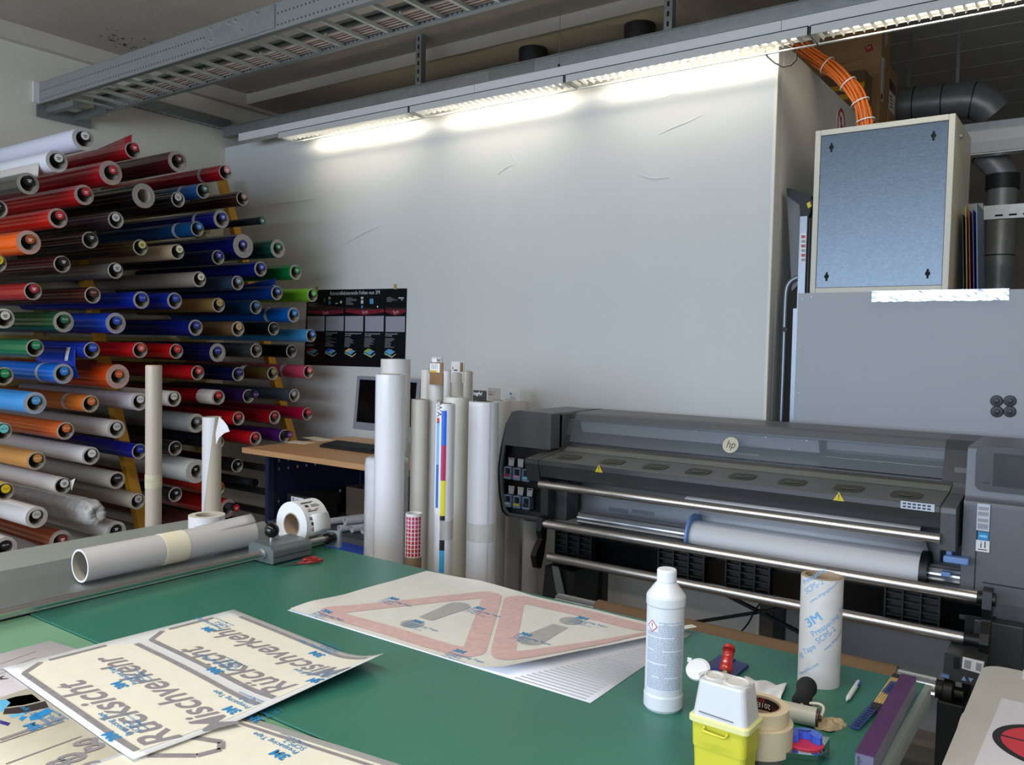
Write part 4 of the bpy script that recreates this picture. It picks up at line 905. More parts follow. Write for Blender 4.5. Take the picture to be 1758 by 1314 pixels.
for i, (px, py, rpx, col, words, scol, stxt, ov, ex) in enumerate(ROLLS):
    c, R = placed[i]; b = near[i]
    rel = ''
    if 'below' in b: rel = ' just below the ' + ROLLS[b['below'][1]][4] + ' roll'
    elif 'above' in b: rel = ' just above the ' + ROLLS[b['above'][1]][4] + ' roll'
    size = 'thick ' if rpx > 17.9 else ''
    fw = {'flap': ' with a loose flap', 'bigflap': ' with a big hanging flap', 'flag': ' with a loose standing edge', 'wrapped': ' in crumpled film', 'band': ' with a tape band', 'whitecuff': ' with a white paper cuff', 'tagpaper': ' with a paper tag'}.get(ex, '')
    t = thing('film_roll', (xe if False else c.x, c.y, c.z-R), size+words+' film roll'+fw+rel if rel else size+words+' film roll'+fw+' hanging on the rack', 'film roll', 'film rolls hanging on the yellow rack')
    gloss = .22 if lum(col) < .25 else .38
    fm = M('film_'+col.lstrip('#'), col, gloss, coat=.15)
    cc = hx(col); edge = M('edge_'+col.lstrip('#'), tuple(.32*a+.68*b_ for a, b_ in zip(cc, hx('#bdb5ab'))), .7, var=.1, vscale=60)
    a = V((c.x, c.y, c.z)); z = V((XB, c.y, c.z))
    MB().tube(z, a, CORE_O, R, 28, 0, 1, 1).build('film', [fm, edge], t)
    MB().tube(z, a+V((.003,0,0)), CORE_I, CORE_O-.0004, 28, 0, 1, 0).build('core', [paper_m, core_in], t)
    if ex in ('band', 'tagpaper'):
        xb = c.x-.16-.1*((i*7) % 4)/4
        if ex == 'band': MB().tube((xb-.025,c.y,c.z), (xb,c.y,c.z), R-.0005, R+.0012, 28).build('tape_band', tape_b, t)
        else:
            m = MB(); pts = []
            for xx in (xb-.05, xb):
                for k in range(6): an = math.radians(115-20*k-55); pts.append((xx, c.y-(R+.002)*math.cos(an+1.2)*1, c.z+(R+.002)*math.sin(an+1.2)))
            m.add(pts, [(k, k+1, 7+k, 6+k) for k in range(5)], 0, True).build('paper_tag', M('paper_white'), t)
    if ex == 'whitecuff': MB().tube((c.x-.16,c.y,c.z), (c.x-.004,c.y,c.z), R-.0005, R+.0015, 28).build('paper_cuff', M('cuff_paper', '#d9d0c6', .7), t)
    if ex == 'flap':
        MB().grid(lambda u, v: (c.x-.07-.5*u, c.y-R*.98-.004*v, c.z-.005-.075*v*(1-abs(u-.0)*.5)), 6, 4).build('loose_flap', M('flap_paper', '#c9bdb4', .6), t, solid=.0006)
    if ex == 'flag':
        MB().grid(lambda u, v: (c.x-.02-.5*u-.02*v, c.y+R*.2+.012*v*v, c.z+R*.9+.055*v*(1-u)), 6, 4).build('loose_edge', fm, t, solid=.0006)
    if ex == 'bigflap':
        MB().grid(lambda u, v: (c.x-.07-.42*u+.05*v*v, c.y-R-.012*math.sin(v*2.4)-.002, c.z+.01-.155*v), 8, 10).build('hanging_flap', fm, t, solid=.0006)
        MB().grid(lambda u, v: (c.x-.12-.035*u-.008*v, c.y-R-.004-.012*math.sin((.05+v*.5)*2.4), c.z+.012-.07*v), 3, 5).build('paper_tag', M('paper_white'), t, solid=.0004)
    if ex == 'corner':
        MB().add([(c.x+.002, c.y+R*.8, c.z+.02), (c.x+.03, c.y+R*1.1, c.z+.035), (c.x+.002, c.y+R*1.0, c.z-.03)], [(0,1,2)]).build('loose_corner', M('paper_white'), t, solid=.0005)
    if ex == 'wrapped':
        wm = M('wrap_film', '#d9d6d2', .18, var=.1, vscale=30, bump=1.0, bscale=26, alpha=.75)
        rr_ = random.Random(2); prof = [(R*1.12, -.7), (R*1.15, -.3), (R*1.2, -.1), (R*1.16, -.02), (R*.95, .02), (R*.6, .03), (R*.3, .018), (.002, .01)]
        m = MB(); n = 26; vs = []
        for r_, h in prof:
            for k in range(n):
                an = 2*math.pi*k/n; q = r_*(1+(.16*rr_.uniform(-1, 1) if h > -.05 else .03*rr_.uniform(-1, 1)))
                vs.append((c.x+h+rr_.uniform(-.006,.006), c.y+q*math.cos(an), c.z+q*math.sin(an)-(.012 if h > -.2 else 0)*(1-math.sin(an))*.6))
        m.add(vs, [(a_*n+k, a_*n+(k+1) % n, (a_+1)*n+(k+1) % n, (a_+1)*n+k) for a_ in range(len(prof)-1) for k in range(n)], 0, True).build('plastic_wrap', wm, t)
    if ex != 'norod':
        rz = c.z+CORE_I-ROD-.0005
        arm = MB().cyl((XB-.06, c.y, rz), (c.x+ov-.004, c.y, rz), ROD, n=18).cyl((c.x+ov-.03, c.y, rz), (c.x+ov, c.y, rz), ROD+.0006, n=18, mat=1).build('arm', [rod_m, rod_cap], rack)
        sticker(arm, V((c.x+ov, c.y, rz)), scol, stxt)
for px, py, ov, scol in BARE:
    c = at(0, XE+.02, px, py); arm = MB().cyl((XB-.06, c.y, c.z), (c.x-.03, c.y, c.z), ROD, n=18).cyl((c.x-.035, c.y, c.z), (c.x, c.y, c.z), ROD+.0008, n=18, mat=1).build('arm', [rod_m, rod_cap], rack)
    sticker(arm, c, scol, '')
# leaning uprights stand in the gaps between the roll columns, wall posts and beams behind carry the arms
for y in (1.40, 2.60, 3.79):
    px_ = lambda z: -5.0-.43*(z-1.97)
    MB().bar((px_(0.0), y, 0.02), (px_(2.85), y, 2.85), .05, .06, 0, up=(0,1,0)).build('leaning_upright', yel, rack, bevel=.003)
    MB().box((XL+.004, y-.03, 0), (XL+.04, y+.03, 2.9)).build('wall_post', yel_p, rack)
    MB().box((XL+.04, y-.025, 0), (-4.05, y+.025, .04)).build('foot_rail', yel, rack)
z = .52; k = 0
bm = MB().box((XL+.041, 1.2, z-.02), (XL+.062, 3.84, z+.02)).build('beam', yel_p, rack)
for i in range(1, 17): inst(bm, (0, 0, .14*i), rack)
tb = MB().prism([(XL+.065, 3.84, 2.62), (XL+.30, 3.84, 2.66), (XL+.30, 3.84, 2.72), (XL+.065, 3.84, 2.74)], (0, -.03, 0)).build('top_bracket', yel_p, rack)
inst(tb, (0, -1.19, 0), rack); inst(tb, (0, -2.39, 0), rack)
# ================================================================== poster on the white wall
PY = YB-.0025
pp = lambda cx, cy, d=0.0: at(1, PY-d, 500+cx/7.727, 480+cy/7.727)
blackp = M('poster_black', '#0b0c10', .35); pw = M('poster_white_ink', '#c9cdd6', .5); pg = M('poster_grey_swatch', '#9b9ba4', .35)
pr_ = M('poster_red', '#7c1526', .45)
po = thing('retro_film_poster', pp(850, 1140), 'black poster about retroreflective films taped to the white wall', 'poster')
MB().prism([pp(212,140), pp(1535,118), pp(1507,1175), pp(170,1135)], (0, .002, 0)).build('sheet', blackp, po)
for a, b, c_, d in (((218,300),(693,375),(693,420),(218,430)), ((722,375),(1230,385),(1230,415),(722,420)), ((1252,370),(1512,375),(1512,412),(1252,415))): MB().add([pp(*q, .0008) for q in (a,b,c_,d)], [(0,3,2,1)]).build('photo_strip', M('poster_road', '#3c2426', .4, var=.6, vscale=30, stretch=(1,1,8), var2='#120d10'), po)
for x0, x1, y0, y1, xm, s in ((218,693,428,472,455,'Typ R3'), (722,1230,418,472,975,'Typ R2'), (1252,1512,418,478,1385,'Typ R1')):
    m = MB().add([pp(x0,y0-14,.0012), pp(x1,y0-18,.0012), pp(x1,y0+18,.0012), pp(xm,y1+2,.0012), pp(x0,y0+16,.0012)], [(4,3,2,1,0)])
    o = pp(xm, y0+30, .0016); ux = (pp(xm+10, y0+29.8, .0016)-o).normalized()
    m.text(s, .024, o, ux, (0,0,1), 1, align='C', narrow=.8).build('type_banner', [pr_, pw], po)
o = pp(512, 208, .0014); e = pp(1175, 194, .0014); L_ = (e-o).length
tw = max(p[0] for p in text_geo('Retroreflektierende Folien von 3M')[0])
MB().text('Retroreflektierende Folien von 3M', .036, o, (e-o).normalized(), (0,0,1), narrow=L_/tw/.036).build('title', pw, po)
for x0, x1, y0, y1 in ((216,444,490,686),(462,698,490,682),(716,956,488,688),(982,1228,487,690),(1254,1510,492,696)):
    MB().prism([pp(x0,y0,.0008), pp(x1,y0-3,.0008), pp(x1-4,y1+2,.0008), pp(x0-2,y1,.0008)], (0,-.001,0)).build('film_swatch', pg, po)
heads = ((462,('Diamond Grade VIP','Serie 3990'),705),(715,('High Intensity Prismatic HIP','Serie 3930'),712),(978,('High Intensity Grade HIG','Serie 2870'),716),(1250,('Engineer Grade EG','Serie 3290'),718))
for x, ls, y in heads:
    m = MB()
    for k, s in enumerate(ls):
        o = pp(x-k*2, y+12+k*26, .0012); ux = (pp(x+10, y+12.2+k*26, .0012)-pp(x, y+12+k*26, .0012)).normalized(); tw = max(p[0] for p in text_geo(s)[0])
        m.text(s, .0135, o, ux, (0,0,1), narrow=min(1.0, .155/(tw*.0135)))
    m.build('column_heading', pw, po)
rnd = random.Random(9)
for x, y, n in ((205,860,2),(458,765,8),(710,772,8),(972,774,8),(1246,782,8),(730,245,6),(1268,238,4),(235,318,3)):
    m = MB()
    for k in range(n):
        w_ = rnd.uniform(60, 145); yy = y+k*16.5; m.add([pp(x-k,yy,.0011), pp(x-k+w_,yy,.0011), pp(x-k+w_,yy+6,.0011), pp(x-k,yy+6,.0011)], [(0,3,2,1)])
    m.build('text_lines', M('poster_text_grey', '#8a8d95', .5), po)
for k, (x, c1) in enumerate(((210,'#a8262a'),(450,'#1f3aa0'),(710,'#d8ae7a'),(965,'#9cb83a'),(1238,'#5fa0cc'))):
    y = 940+k*4; m = MB()
    m.add([pp(x-2,y+35,.0011), pp(x+95,y+85,.0011), pp(x+150,y+40,.0011), pp(x+150,y+28,.0011), pp(x+95,y+68,.0011), pp(x-2,y+18,.0011)], [tuple(range(6))[::-1]], 2)
    m.add([pp(x-2,y+20,.0013), pp(x+92,y+66,.0013), pp(x+92,y+46,.0013), pp(x-2,y,.0013)], [(3,2,1,0)], 3)
    m.add([pp(x-2,y+2,.0014), pp(x+80,y+45,.0014), pp(x+142,y+2,.0014), pp(x+50,y-30,.0014)], [(3,2,1,0)], 1)
    m.add([pp(x-2,y+2,.0016), pp(x+40,y+14,.0016), pp(x+105,y-22,.0016), pp(x+50,y-34,.0016)], [(3,2,1,0)], 0)
    m.build('layer_diagram', [M('pd_'+c1.lstrip('#'), c1, .45), M('pd_blue', '#6aa6cf', .45), M('pd_green', '#b5b89a', .5), M('pd_teal', '#2f6f62', .5)], po)
sgc = (('#3f7a68',442,275,12,26),('#c9ced6',507,248,14,16),('#4d8ab8',508,308,13,22),('#c9ced6',660,300,12,16),('#c9ced6',602,317,16,6),('#c9ced6',940,245,15,14),('#c9ced6',940,298,16,22),('#4d8ab8',940,362,12,16),('#5a93c4',1066,290,24,34),('#c9ced6',1145,362,8,12),('#c9ced6',1458,246,36,7),('#c9ced6',1468,270,10,6))
for c1, x, y, w_, h_ in sgc: MB().add([pp(x-w_,y-h_,.0013), pp(x+w_,y-h_,.0013), pp(x+w_,y+h_,.0013), pp(x-w_,y+h_,.0013)], [(0,3,2,1)]).build('road_sign_print', M('pd_'+c1.lstrip('#'), c1, .45), po)
for x, y in ((341,115),(1380,85)): MB().prism([pp(x-18,y-22,.0005), pp(x+18,y-22,.0005), pp(x+18,y+45,.0005), pp(x-18,y+45,.0005)], (0,-.0008,0)).build('tape_piece', M('tape_ochre', '#b39a55', .5), po)

# ================================================================== workbench desk with screen
DZ = 1.02
beech = M('beech_board', '#c99a6c', .45, var=.12, vscale=6, stretch=(1, 12, 12)); navy = M('bench_navy', '#16203c', .5, var=.1)
dk = at(2, DZ, 420, 768); dx0, dy0, dx1 = dk.x, dk.y-.02, -2.86
ds = thing('workbench', ((dx0+dx1)/2, (dy0+3.97)/2, 0), 'beech topped workbench with dark blue perforated side panel against the white wall', 'workbench')
MB().box((dx0, dy0, DZ-.032), (dx1, 3.97, DZ)).build('worktop', beech, ds, bevel=.002)
plx = at(1, dy0+.08, 468, 850).x
perf = dotted('bench_perforated', '#141d38', '#8a8468', .085, .30, .0, metal=.0, rough=.5)
MB().box((plx-.03, dy0+.05, 0), (plx, dy0+.09, DZ-.033)).build('leg', navy, ds)
MB().box((plx-.03, 3.90, 0), (plx, 3.94, DZ-.033)).build('leg', navy, ds)
MB().box((dx1-.07, dy0+.05, 0), (dx1-.03, dy0+.09, DZ-.033)).build('leg', navy, ds)
MB().box((dx1-.07, 3.90, 0), (dx1-.03, 3.94, DZ-.033)).build('leg', navy, ds)
# perforated side panel: the square holes are real openings
sm_ = MB(); pz0, pz1, pya, pyb = .30, DZ-.035, dy0+.092, 3.90; hw, hh = .015, .017
rows = [.935, .885, .69]; edges = [pz0]
for z_ in sorted(rows): edges += [z_, z_+hh]
edges.append(pz1)
for k in range(0, len(edges), 2): sm_.box((plx-.018, pya, edges[k]), (plx-.014, pyb, edges[k+1]))
for z_ in rows:
    cur = pya
    for i in range(10): y_ = dy0+.13+.07*i; sm_.box((plx-.018, cur, z_), (plx-.014, y_, z_+hh)); cur = y_+hw
    sm_.box((plx-.018, cur, z_), (plx-.014, pyb, z_+hh))
sp_ = sm_.build('side_panel', navy, ds)
MB().box((plx, 3.93, .30), (dx1-.03, 3.935, DZ-.035)).build('back_panel', M('bench_blue_back', '#1c3357', .5), ds)
SHZ = .60
MB().box((plx, dy0+.05, SHZ-.03), (dx1-.03, 3.93, SHZ)).build('shelf', M('shelf_grey', '#4a4c52', .5), ds)
MB().box((plx, dy0+.10, .08), (dx1-.03, dy0+.11, SHZ-.031)).build('lower_front', M('bench_blue', '#1c3f9c', .5), ds)
# binder boxes, carton of cloths, paper rolls on the shelf
for k, (z0, y) in enumerate(((SHZ, dy0+.14), (SHZ+.075, dy0+.17))):
    b = thing('label_box', (plx+.13, y, z0), ('black flat box with a white label lying on the workbench shelf', 'upper black flat box with a white label stacked on another box')[k], 'box')
    MB().box((plx+.02, y, z0+.001), (plx+.22, y+.25, z0+.073)).build('body', blk, b, bevel=.002)
    m = MB().box((plx+.05+.01*k, y-.0015, z0+.015), (plx+.17, y-.0005, z0+.06)); m.box((plx+.075, y-.002, z0+.02), (plx+.083, y-.0016, z0+.055), 1)
    for i in range(2): m.box((plx+.095, y-.002, z0+.027+.014*i), (plx+.155-.02*i, y-.0016, z0+.032+.014*i), 2)
    m.build('label', [M('paper_white'), M('ink_dark'), M('label_grey')], b)
ca = at(1, dy0+.46, 530, 862); ca.x = max(ca.x, plx+.215); cz = .79
cb_ = thing('cloth_carton', (ca.x+.2, dy0+.35, SHZ), 'brown carton tray with dark folded cloths on the workbench shelf', 'carton')
m = MB(); x0, x1, y0, y1 = ca.x+.02, ca.x+.52, dy0+.44, dy0+.72
m.box((x0,y0,SHZ+.001),(x1,y1,SHZ+.006)).box((x0,y0,SHZ),(x1,y0+.006,cz-.01)).box((x0,y1-.006,SHZ),(x1,y1,cz-.01)).box((x0,y0,SHZ),(x0+.006,y1,cz-.01)).box((x1-.006,y0,SHZ),(x1,y1,cz-.01))
m.build('tray', M('carton_dark', '#5a4a3a', .85), cb_)
rnd = random.Random(21)
for k, (cx, cy, col, w_) in enumerate(((.12,.10,'#5a2c3e',.10),(.22,.16,'#2c3a58',.11),(.33,.10,'#39394a',.10),(.40,.18,'#24314a',.10),(.30,.06,'#a0322c',.05),(.24,.05,'#c8d0e0',.035))):
    n = 12
    def blob(u, v, cx=cx, cy=cy, w_=w_, k=k):
        a, b2 = u*2*math.pi, v*math.pi/2; r_ = .8*w_*math.cos(b2)*(1+.18*math.sin(3*a+k)+.1*math.sin(7*a+2*k))
        return (x0+cx+r_*math.cos(a), y0+cy+.6*r_*math.sin(a), SHZ+.10+.13*math.sin(b2)*(1+.1*math.sin(5*a+k)))
    tag(MB().grid(blob, 24, 6).build('folded_cloth', M('cloth_'+col.lstrip('#'), col, .9, bump=.4, bscale=40)), {'#5a2c3e':'wine red crumpled cloth','#2c3a58':'navy crumpled cloth','#39394a':'grey crumpled cloth','#24314a':'blue black crumpled cloth','#a0322c':'small bright red cloth','#c8d0e0':'small pale cloth'}[col]+' lying in the carton on the workbench shelf', 'cloth', 'cloths in the carton')
prm = M('paper_roll_white', '#d6d8de', .6)
for k, (x, y, r_, dz, ln) in enumerate(((582,896,.020,0,.5),(592,886,.020,.042,.55),(604,900,.021,0,.5),(622,915,.021,0,.45),(562,893,.020,.0,.6))):
    yy = dy0+.10+.02*k; c_ = at(1, yy, x, y); c_.z = SHZ+r_+.001+dz
    e_ = c_+V((.07, .28, .0))
    tag(MB().tube(c_, e_, r_-.003, r_, 24).build('paper_roll', prm), ['rolled white paper lying on the workbench shelf, open end forward', 'upper rolled white paper lying on other rolls on the workbench shelf', 'rolled white paper near the blue front on the workbench shelf', 'small rolled white paper at the shelf edge beside the wrapped roll', 'long rolled paper leaning behind the label roll on the shelf'][k], 'paper roll', 'paper rolls on the workbench shelf')
# monitor
my = 3.58
ma, mb_, mc = at(1, my, 607, 646), at(1, my, 716, 650), at(1, my+.0, 601, 736)
mo = thing('monitor', ((ma.x+mb_.x)/2, my+.1, DZ), 'flat computer monitor with grey frame standing on the workbench', 'monitor')
u_ = V((mb_.x-ma.x, 0, 0)); v_ = V((0, -.03, mc.z-ma.z)); o = V((ma.x, my+.03, ma.z)); w0 = V((0, .035, 0))
MB().prism([o, o+u_, o+u_+v_, o+v_], w0).build('housing', M('monitor_grey', '#8d929a', .4, metal=.2), mo, bevel=.006)
iu, iv = u_*.05, v_*.06
MB().prism([o+iu+iv+V((0,-.001,0)), o+u_-iu+iv+V((0,-.001,0)), o+u_-iu+v_*.86+V((0,-.001,0)), o+iu+v_*.86+V((0,-.001,0))], (0,.0006,0)).build('screen', M('screen_black', '#08080a', .15), mo)
cxm_ = (ma.x+mb_.x)/2
MB().box((cxm_-.04, my+.066, DZ+.012), (cxm_+.04, my+.10, ma.z-.12)).build('stand', M('monitor_grey'), mo)
MB().lathe([(.09,.0005),(.09,.008),(.075,.013)], (cxm_,my+.10,DZ), 28).build('base', M('monitor_grey'), mo)
# keyboard
k0 = at(2, DZ+.01, 553, 765); kx0, ky0 = k0.x, k0.y-.02
kb = thing('keyboard', (kx0+.22, ky0+.07, DZ), 'black computer keyboard on the beech workbench', 'keyboard')
MB().prism([(kx0,ky0,DZ+.001),(kx0,ky0+.15,DZ+.001),(kx0,ky0+.15,DZ+.028),(kx0,ky0,DZ+.016)], (.44,0,0)).build('body', M('keyboard_black', '#1b1c1e', .5), kb, bevel=.003)
key = MB().obox((kx0+.02, ky0+.02, DZ+.0215), (.0075,0,0), (0,.0075,.0006), (0,0,.004)).build('key', M('key_black', '#232426', .55), kb)
for r_ in range(6):
    for i in range(21):
        if r_ or i: inst(key, (.0198*i, .0212*r_, .0017*r_), kb)
mo_ = at(2, DZ+.03, 625, 741)
w = MB(); tag(w.sweep([mo_+V((math.cos(t)*(.05-.004*t), math.sin(t)*.03, .012+.004*t)) for t in [i*.5 for i in range(22)]], .004, 7).build('cable_coil', M('cable_grey', '#a8a49c', .5)), 'small grey cable coil lying under the monitor', 'cable')
for k, (x, y, sx, sy, a_) in enumerate(((515,760,.09,.05,.1),(545,754,.12,.05,-.2))):
    p = at(2, DZ+.001, x, y); c_, s_ = math.cos(a_), math.sin(a_)
    tag(MB().obox(p+V((0,0,.001)), (sx*c_,sx*s_,0), (-sy*s_,sy*c_,0), (0,0,.001)).build('paper_slip', M('paper_cream', '#e6dcc4', .7)), ('small cream paper slip at the workbench left end', 'larger cream paper slip beside the keyboard')[k], 'paper')

# ================================================================== rolls standing on the floor
wm_ = M('roll_white_gloss', '#e4e3e8', .2, coat=.2); wc = M('roll_cream', '#d6d1c6', .38); wb_ = M('roll_bluewhite', '#dcdce0', .3); wd_ = M('roll_offwhite', '#dedad6', .36)
wrapm = M('wrap_gloss', '#d9dae0', .12, var=.06, vscale=20, bump=.7, bscale=18)
RO = {}
def standing(key, l, r, t, Y, mat, label, hollow=True, name='standing_roll'):
    p = at(1, Y, (l+r)/2, t); rad = (r-l)/2*scale_at(p)
    o = thing(name, (p.x, Y, 0), label, 'roll', 'rolls standing on the floor beside the printer')
    if hollow:
        MB().tube((p.x,Y,.001), (p.x,Y,p.z), min(rad*.62,.040), rad, 36, 0, 1, 0).build('film', [mat, core_grey], o)
        MB().tube((p.x,Y,.001), (p.x,Y,p.z+.002), min(rad*.62,.040)-.004, min(rad*.62,.040)-.0005, 28).build('core', paper_m, o)
    RO[key] = (p, rad, o); return o
standing('r1', 645,697,643,2.50, wm_, 'tall glossy white roll standing in front of the monitor')
standing('wrap', 627,701,784,2.72, wrapm, 'short plastic wrapped white roll standing behind the tall glossy roll', False)
p, rad, o = RO['wrap']
MB().lathe([(rad*.97,.001),(rad,.03),(rad,p.z-.03),(rad*.97,p.z-.008),(rad*.8,p.z),(rad*.3,p.z-.006)], (p.x,2.72,0), 36, sharp=False).build('plastic_wrap', wrapm, o)
standing('r2', 654,705,617,2.95, wd_, 'tallest white roll standing behind the glossy roll below the poster')
standing('r4', 706,735,686,2.62, wc, 'cream roll standing right beside the tall glossy white roll')
standing('r5', 723,745,635,2.98, wc, 'thin cream roll standing at the back beneath the poster edge')
standing('r6', 735,762,642,2.70, wd_, 'slim white roll with two label cards stuck in its top')
standing('r7', 760,778,637,3.0, wd_, 'thin white roll standing just behind the slim roll with label cards')
standing('r8', 776,796,641,2.92, wd_, 'thin white roll with a brown striped card in its top')
standing('r9', 793,812,638,3.08, wc, 'thin cream roll standing rearmost in the bundle before the wall')
standing('r10', 763,805,682,2.62, wc, 'thick cream roll standing behind the colour bar roll')
standing('r11', 748,782,693,2.42, wm_, 'white roll with a printed colour bar strip standing at the table edge')
standing('r12', 805,857,690,2.60, wb_, 'thick bluish white roll with clear tape standing next to the colour bar roll')
standing('r13', 838,872,688,3.62, wd_, 'white roll standing behind the thick bluish roll next to the printer')
standing('r14', 857,898,687,3.82, wd_, 'white roll standing half hidden behind the printer ink housing')
standing('r15', 898,926,893,3.62, wd_, 'short white roll standing beneath the printer ink housing')
def on_cyl(key, px0, z0, z1, span0, span1, mat, name, par, lift=.0008, seg=6, extra=None):
    p, rad, o = RO[key]; Y = p.y
    def fn(u, v): a = span0+(span1-span0)*u; return (p.x+(rad+lift)*math.cos(a), Y+(rad+lift)*math.sin(a), z0+(z1-z0)*v)
    return MB().grid(fn, seg, 1).build(name, mat, par)
va = lambda key: math.atan2(P0.y-RO[key][0].y, P0.x-RO[key][0].x)
# colour bar strip
a0 = va('r11'); Y = RO['r11'][0].y; o = RO['r11'][2]
zz = lambda y: at(1, Y-RO['r11'][1], 765, y).z
for col, y0, y1 in (('#1560d8',706,766),('#b0225c',766,827),('#e0d02c',827,888),('#151517',888,896),('#9a9a96',896,930),('#151517',930,948),('#36a8e0',948,1030)):
    on_cyl('r11', 0, zz(y1), zz(y0), a0-.38, a0+.13, M('bar_'+col.lstrip('#'), col, .35), 'colour_bar', o)
for col, y0, y1 in (('#c8c4c4',690,706),('#c8402c',719,726),('#1a4aa0',726,728),('#7ab0e8',728,800),('#2f6cc8',800,875)):
    on_cyl('r11', 0, zz(y1), zz(y0), a0-.95, a0-.62, M('bar_'+col.lstrip('#'), col, .35), 'side_print', o)
m = MB(); p, rad, _ = RO['r11']
m.text('AWS', .03, (0,0,0), (0,0,1), (1,0,0), 0, fn=lambda a, b: (p.x+(rad+.0012)*math.cos(a0-.92+b/rad), Y+(rad+.0012)*math.sin(a0-.92+b/rad), zz(717)+a)); m.build('print_lettering', M('ink_dark'), o)
clear = M('tape_clear_gloss', '#d9d4cc', .15, alpha=.55)
on_cyl('r11', 0, zz(930), zz(897), a0-.1, a0+1.3, clear, 'clear_tape', o, .0016, 10)
o = RO['r12'][2]; a1 = va('r12'); zz2 = lambda y: at(1, RO['r12'][0].y-.06, 830, y).z
on_cyl('r12', 0, zz2(935), zz2(903), a1-1.2, a1+1.0, clear, 'clear_tape', o, .0012, 14)
on_cyl('r12', 0, .02, RO['r12'][0].z-.001, a1+.35, a1+.45, M('overlap_edge', '#c4c4cc', .4), 'overlap_edge', o, .0012, 2)
# cards stuck in roll tops
def card(x0, y0, x1, y1, Y, label, mats, draw, cat='card'):
    a, b = at(1, Y, x0, y0), at(1, Y, x1, y1)
    t = thing('label_card', ((a.x+b.x)/2, Y, b.z-.03), label, cat, 'label cards in the roll tops')
    MB().box((a.x, Y, b.z-.05), (b.x, Y+.004, a.z)).build('card', mats[0], t)
    m = MB(); draw(m, a, b, Y-.0008); m.build('print', mats[1:], t)
kraft = M('kraft_card', '#8c6a48', .8)
def d1(m, a, b, y):
    w, h = b.x-a.x, a.z-b.z; m.box((a.x+.002,y,b.z+.002),(b.x-w*.22,y+.0005,a.z-.004),0); m.box((a.x+.002,y-.0004,b.z+.002),(b.x-w*.45,y,b.z+h*.22),1)
    for k in range(5): m.box((a.x+w*(.15+.1*k),y-.0004,b.z+h*.35),(a.x+w*(.19+.1*k),y,a.z-h*(.1+.08*(k%3))),2)
card(738,622,760,641,2.66,'kraft framed label card with white paper in the slim white roll', [kraft, M('paper_white'), M('tape_yellow'), M('label_grey')], d1)
def d2(m, a, b, y): m.text('3M', .03, (b.x-.026,y,a.z-.004), (0,0,-1), (1,0,0), 1); m.box((a.x+.004,y,b.z+.003),(a.x+.03,y+.0003,a.z-.006),0)
card(741,613,758,640,2.74,'rear 3M label card standing in the slim white roll', [M('card_grey', '#c2c0bd', .6), M('paper_white'), M('ink_dark')], d2)
def d3(m, a, b, y):
    w = b.x-a.x; m.box((b.x-w*.28,y,b.z),(b.x-w*.05,y+.0005,a.z-.002),0); m.box((a.x+w*.1,y,b.z+.012),(a.x+w*.16,y+.0005,b.z+.02),1); m.box((a.x+w*.2,y,b.z+.004),(a.x+w*.5,y+.0005,b.z+.009),1)
card(775,621,796,639,2.92,'white label card with a brown stripe in a thin white roll', [M('paper_white'), kraft, M('ink_dark')], d3)
def d4(m, a, b, y): m.text('ImagePerf', .022, (a.x+.003,y,b.z+.014), (1,0,0), (0,0,1), 1, narrow=.5)
card(812,670,834,686,2.60,'black ImagePerf label card in the thick bluish white roll', [blk, M('paper_white'), M('paper_white')], d4)
def d5(m, a, b, y):
    m.text('MD3-LA', .018, (a.x+.006,y,a.z-.03), (1,0,0), (0,0,1), 0, narrow=.7); m.box((a.x+.004,y,b.z+.02),(a.x+.035,y+.0003,b.z+.026),1)
card(838,666,858,686,3.62,'clear card sleeve with small print in the roll beside the printer', [M('card_clear', '#cfcac4', .3, alpha=.7), M('label_grey'), M('label_red')], d5)
def d6(m, a, b, y):
    m.box((a.x+.016,y,b.z+.03),(a.x+.032,y+.0003,b.z+.04),0)
    for k in range(3): m.box((a.x+.02,y,b.z+.006+.006*k),(a.x+.06-.008*k,y+.0003,b.z+.008+.006*k),1)
card(871,666,893,688,3.82,'white card sleeve with a blue mark in the roll behind the printer', [M('card_white', '#dfe1e4', .4), M('sticker_blue'), M('label_grey')], d6)
# red grid tube
p = at(1, 2.30, 711, 881); r_ = 14.5*scale_at(p)
t = thing('sticker_tube', (p.x, 2.30, 0), 'slim tube wrapped with rows of red square stickers beside the glossy roll', 'tube')
zb_ = at(1, 2.27, 711, 960).z
MB().tube((p.x,2.30,.001), (p.x,2.30,zb_), r_-.004, r_*.95, 28).build('core', M('kraft_core'), t)
MB().tube((p.x,2.30,zb_), (p.x,2.30,p.z), r_-.004, r_, 28).build('sleeve', M('roll_offwhite'), t)
av = math.atan2(-2.30, -p.x); nr = 10
for i in range(nr):
    for k in range(5):
        c_ = av-.95+.42*k; z0 = zb_+.004+(p.z-.012-zb_)*i/nr; h_ = (p.z-.012-zb_)/nr*.82
        MB().grid(lambda u, v: (p.x+(r_+.0006)*math.cos(c_-.15+.3*u), 2.30+(r_+.0006)*math.sin(c_-.15+.3*u), z0+h_*v), 3, 1).build('red_sticker', M('sq_%d' % (i*3//nr), ('#b01c2a','#b0244a','#b83060')[i*3//nr], .4), t)
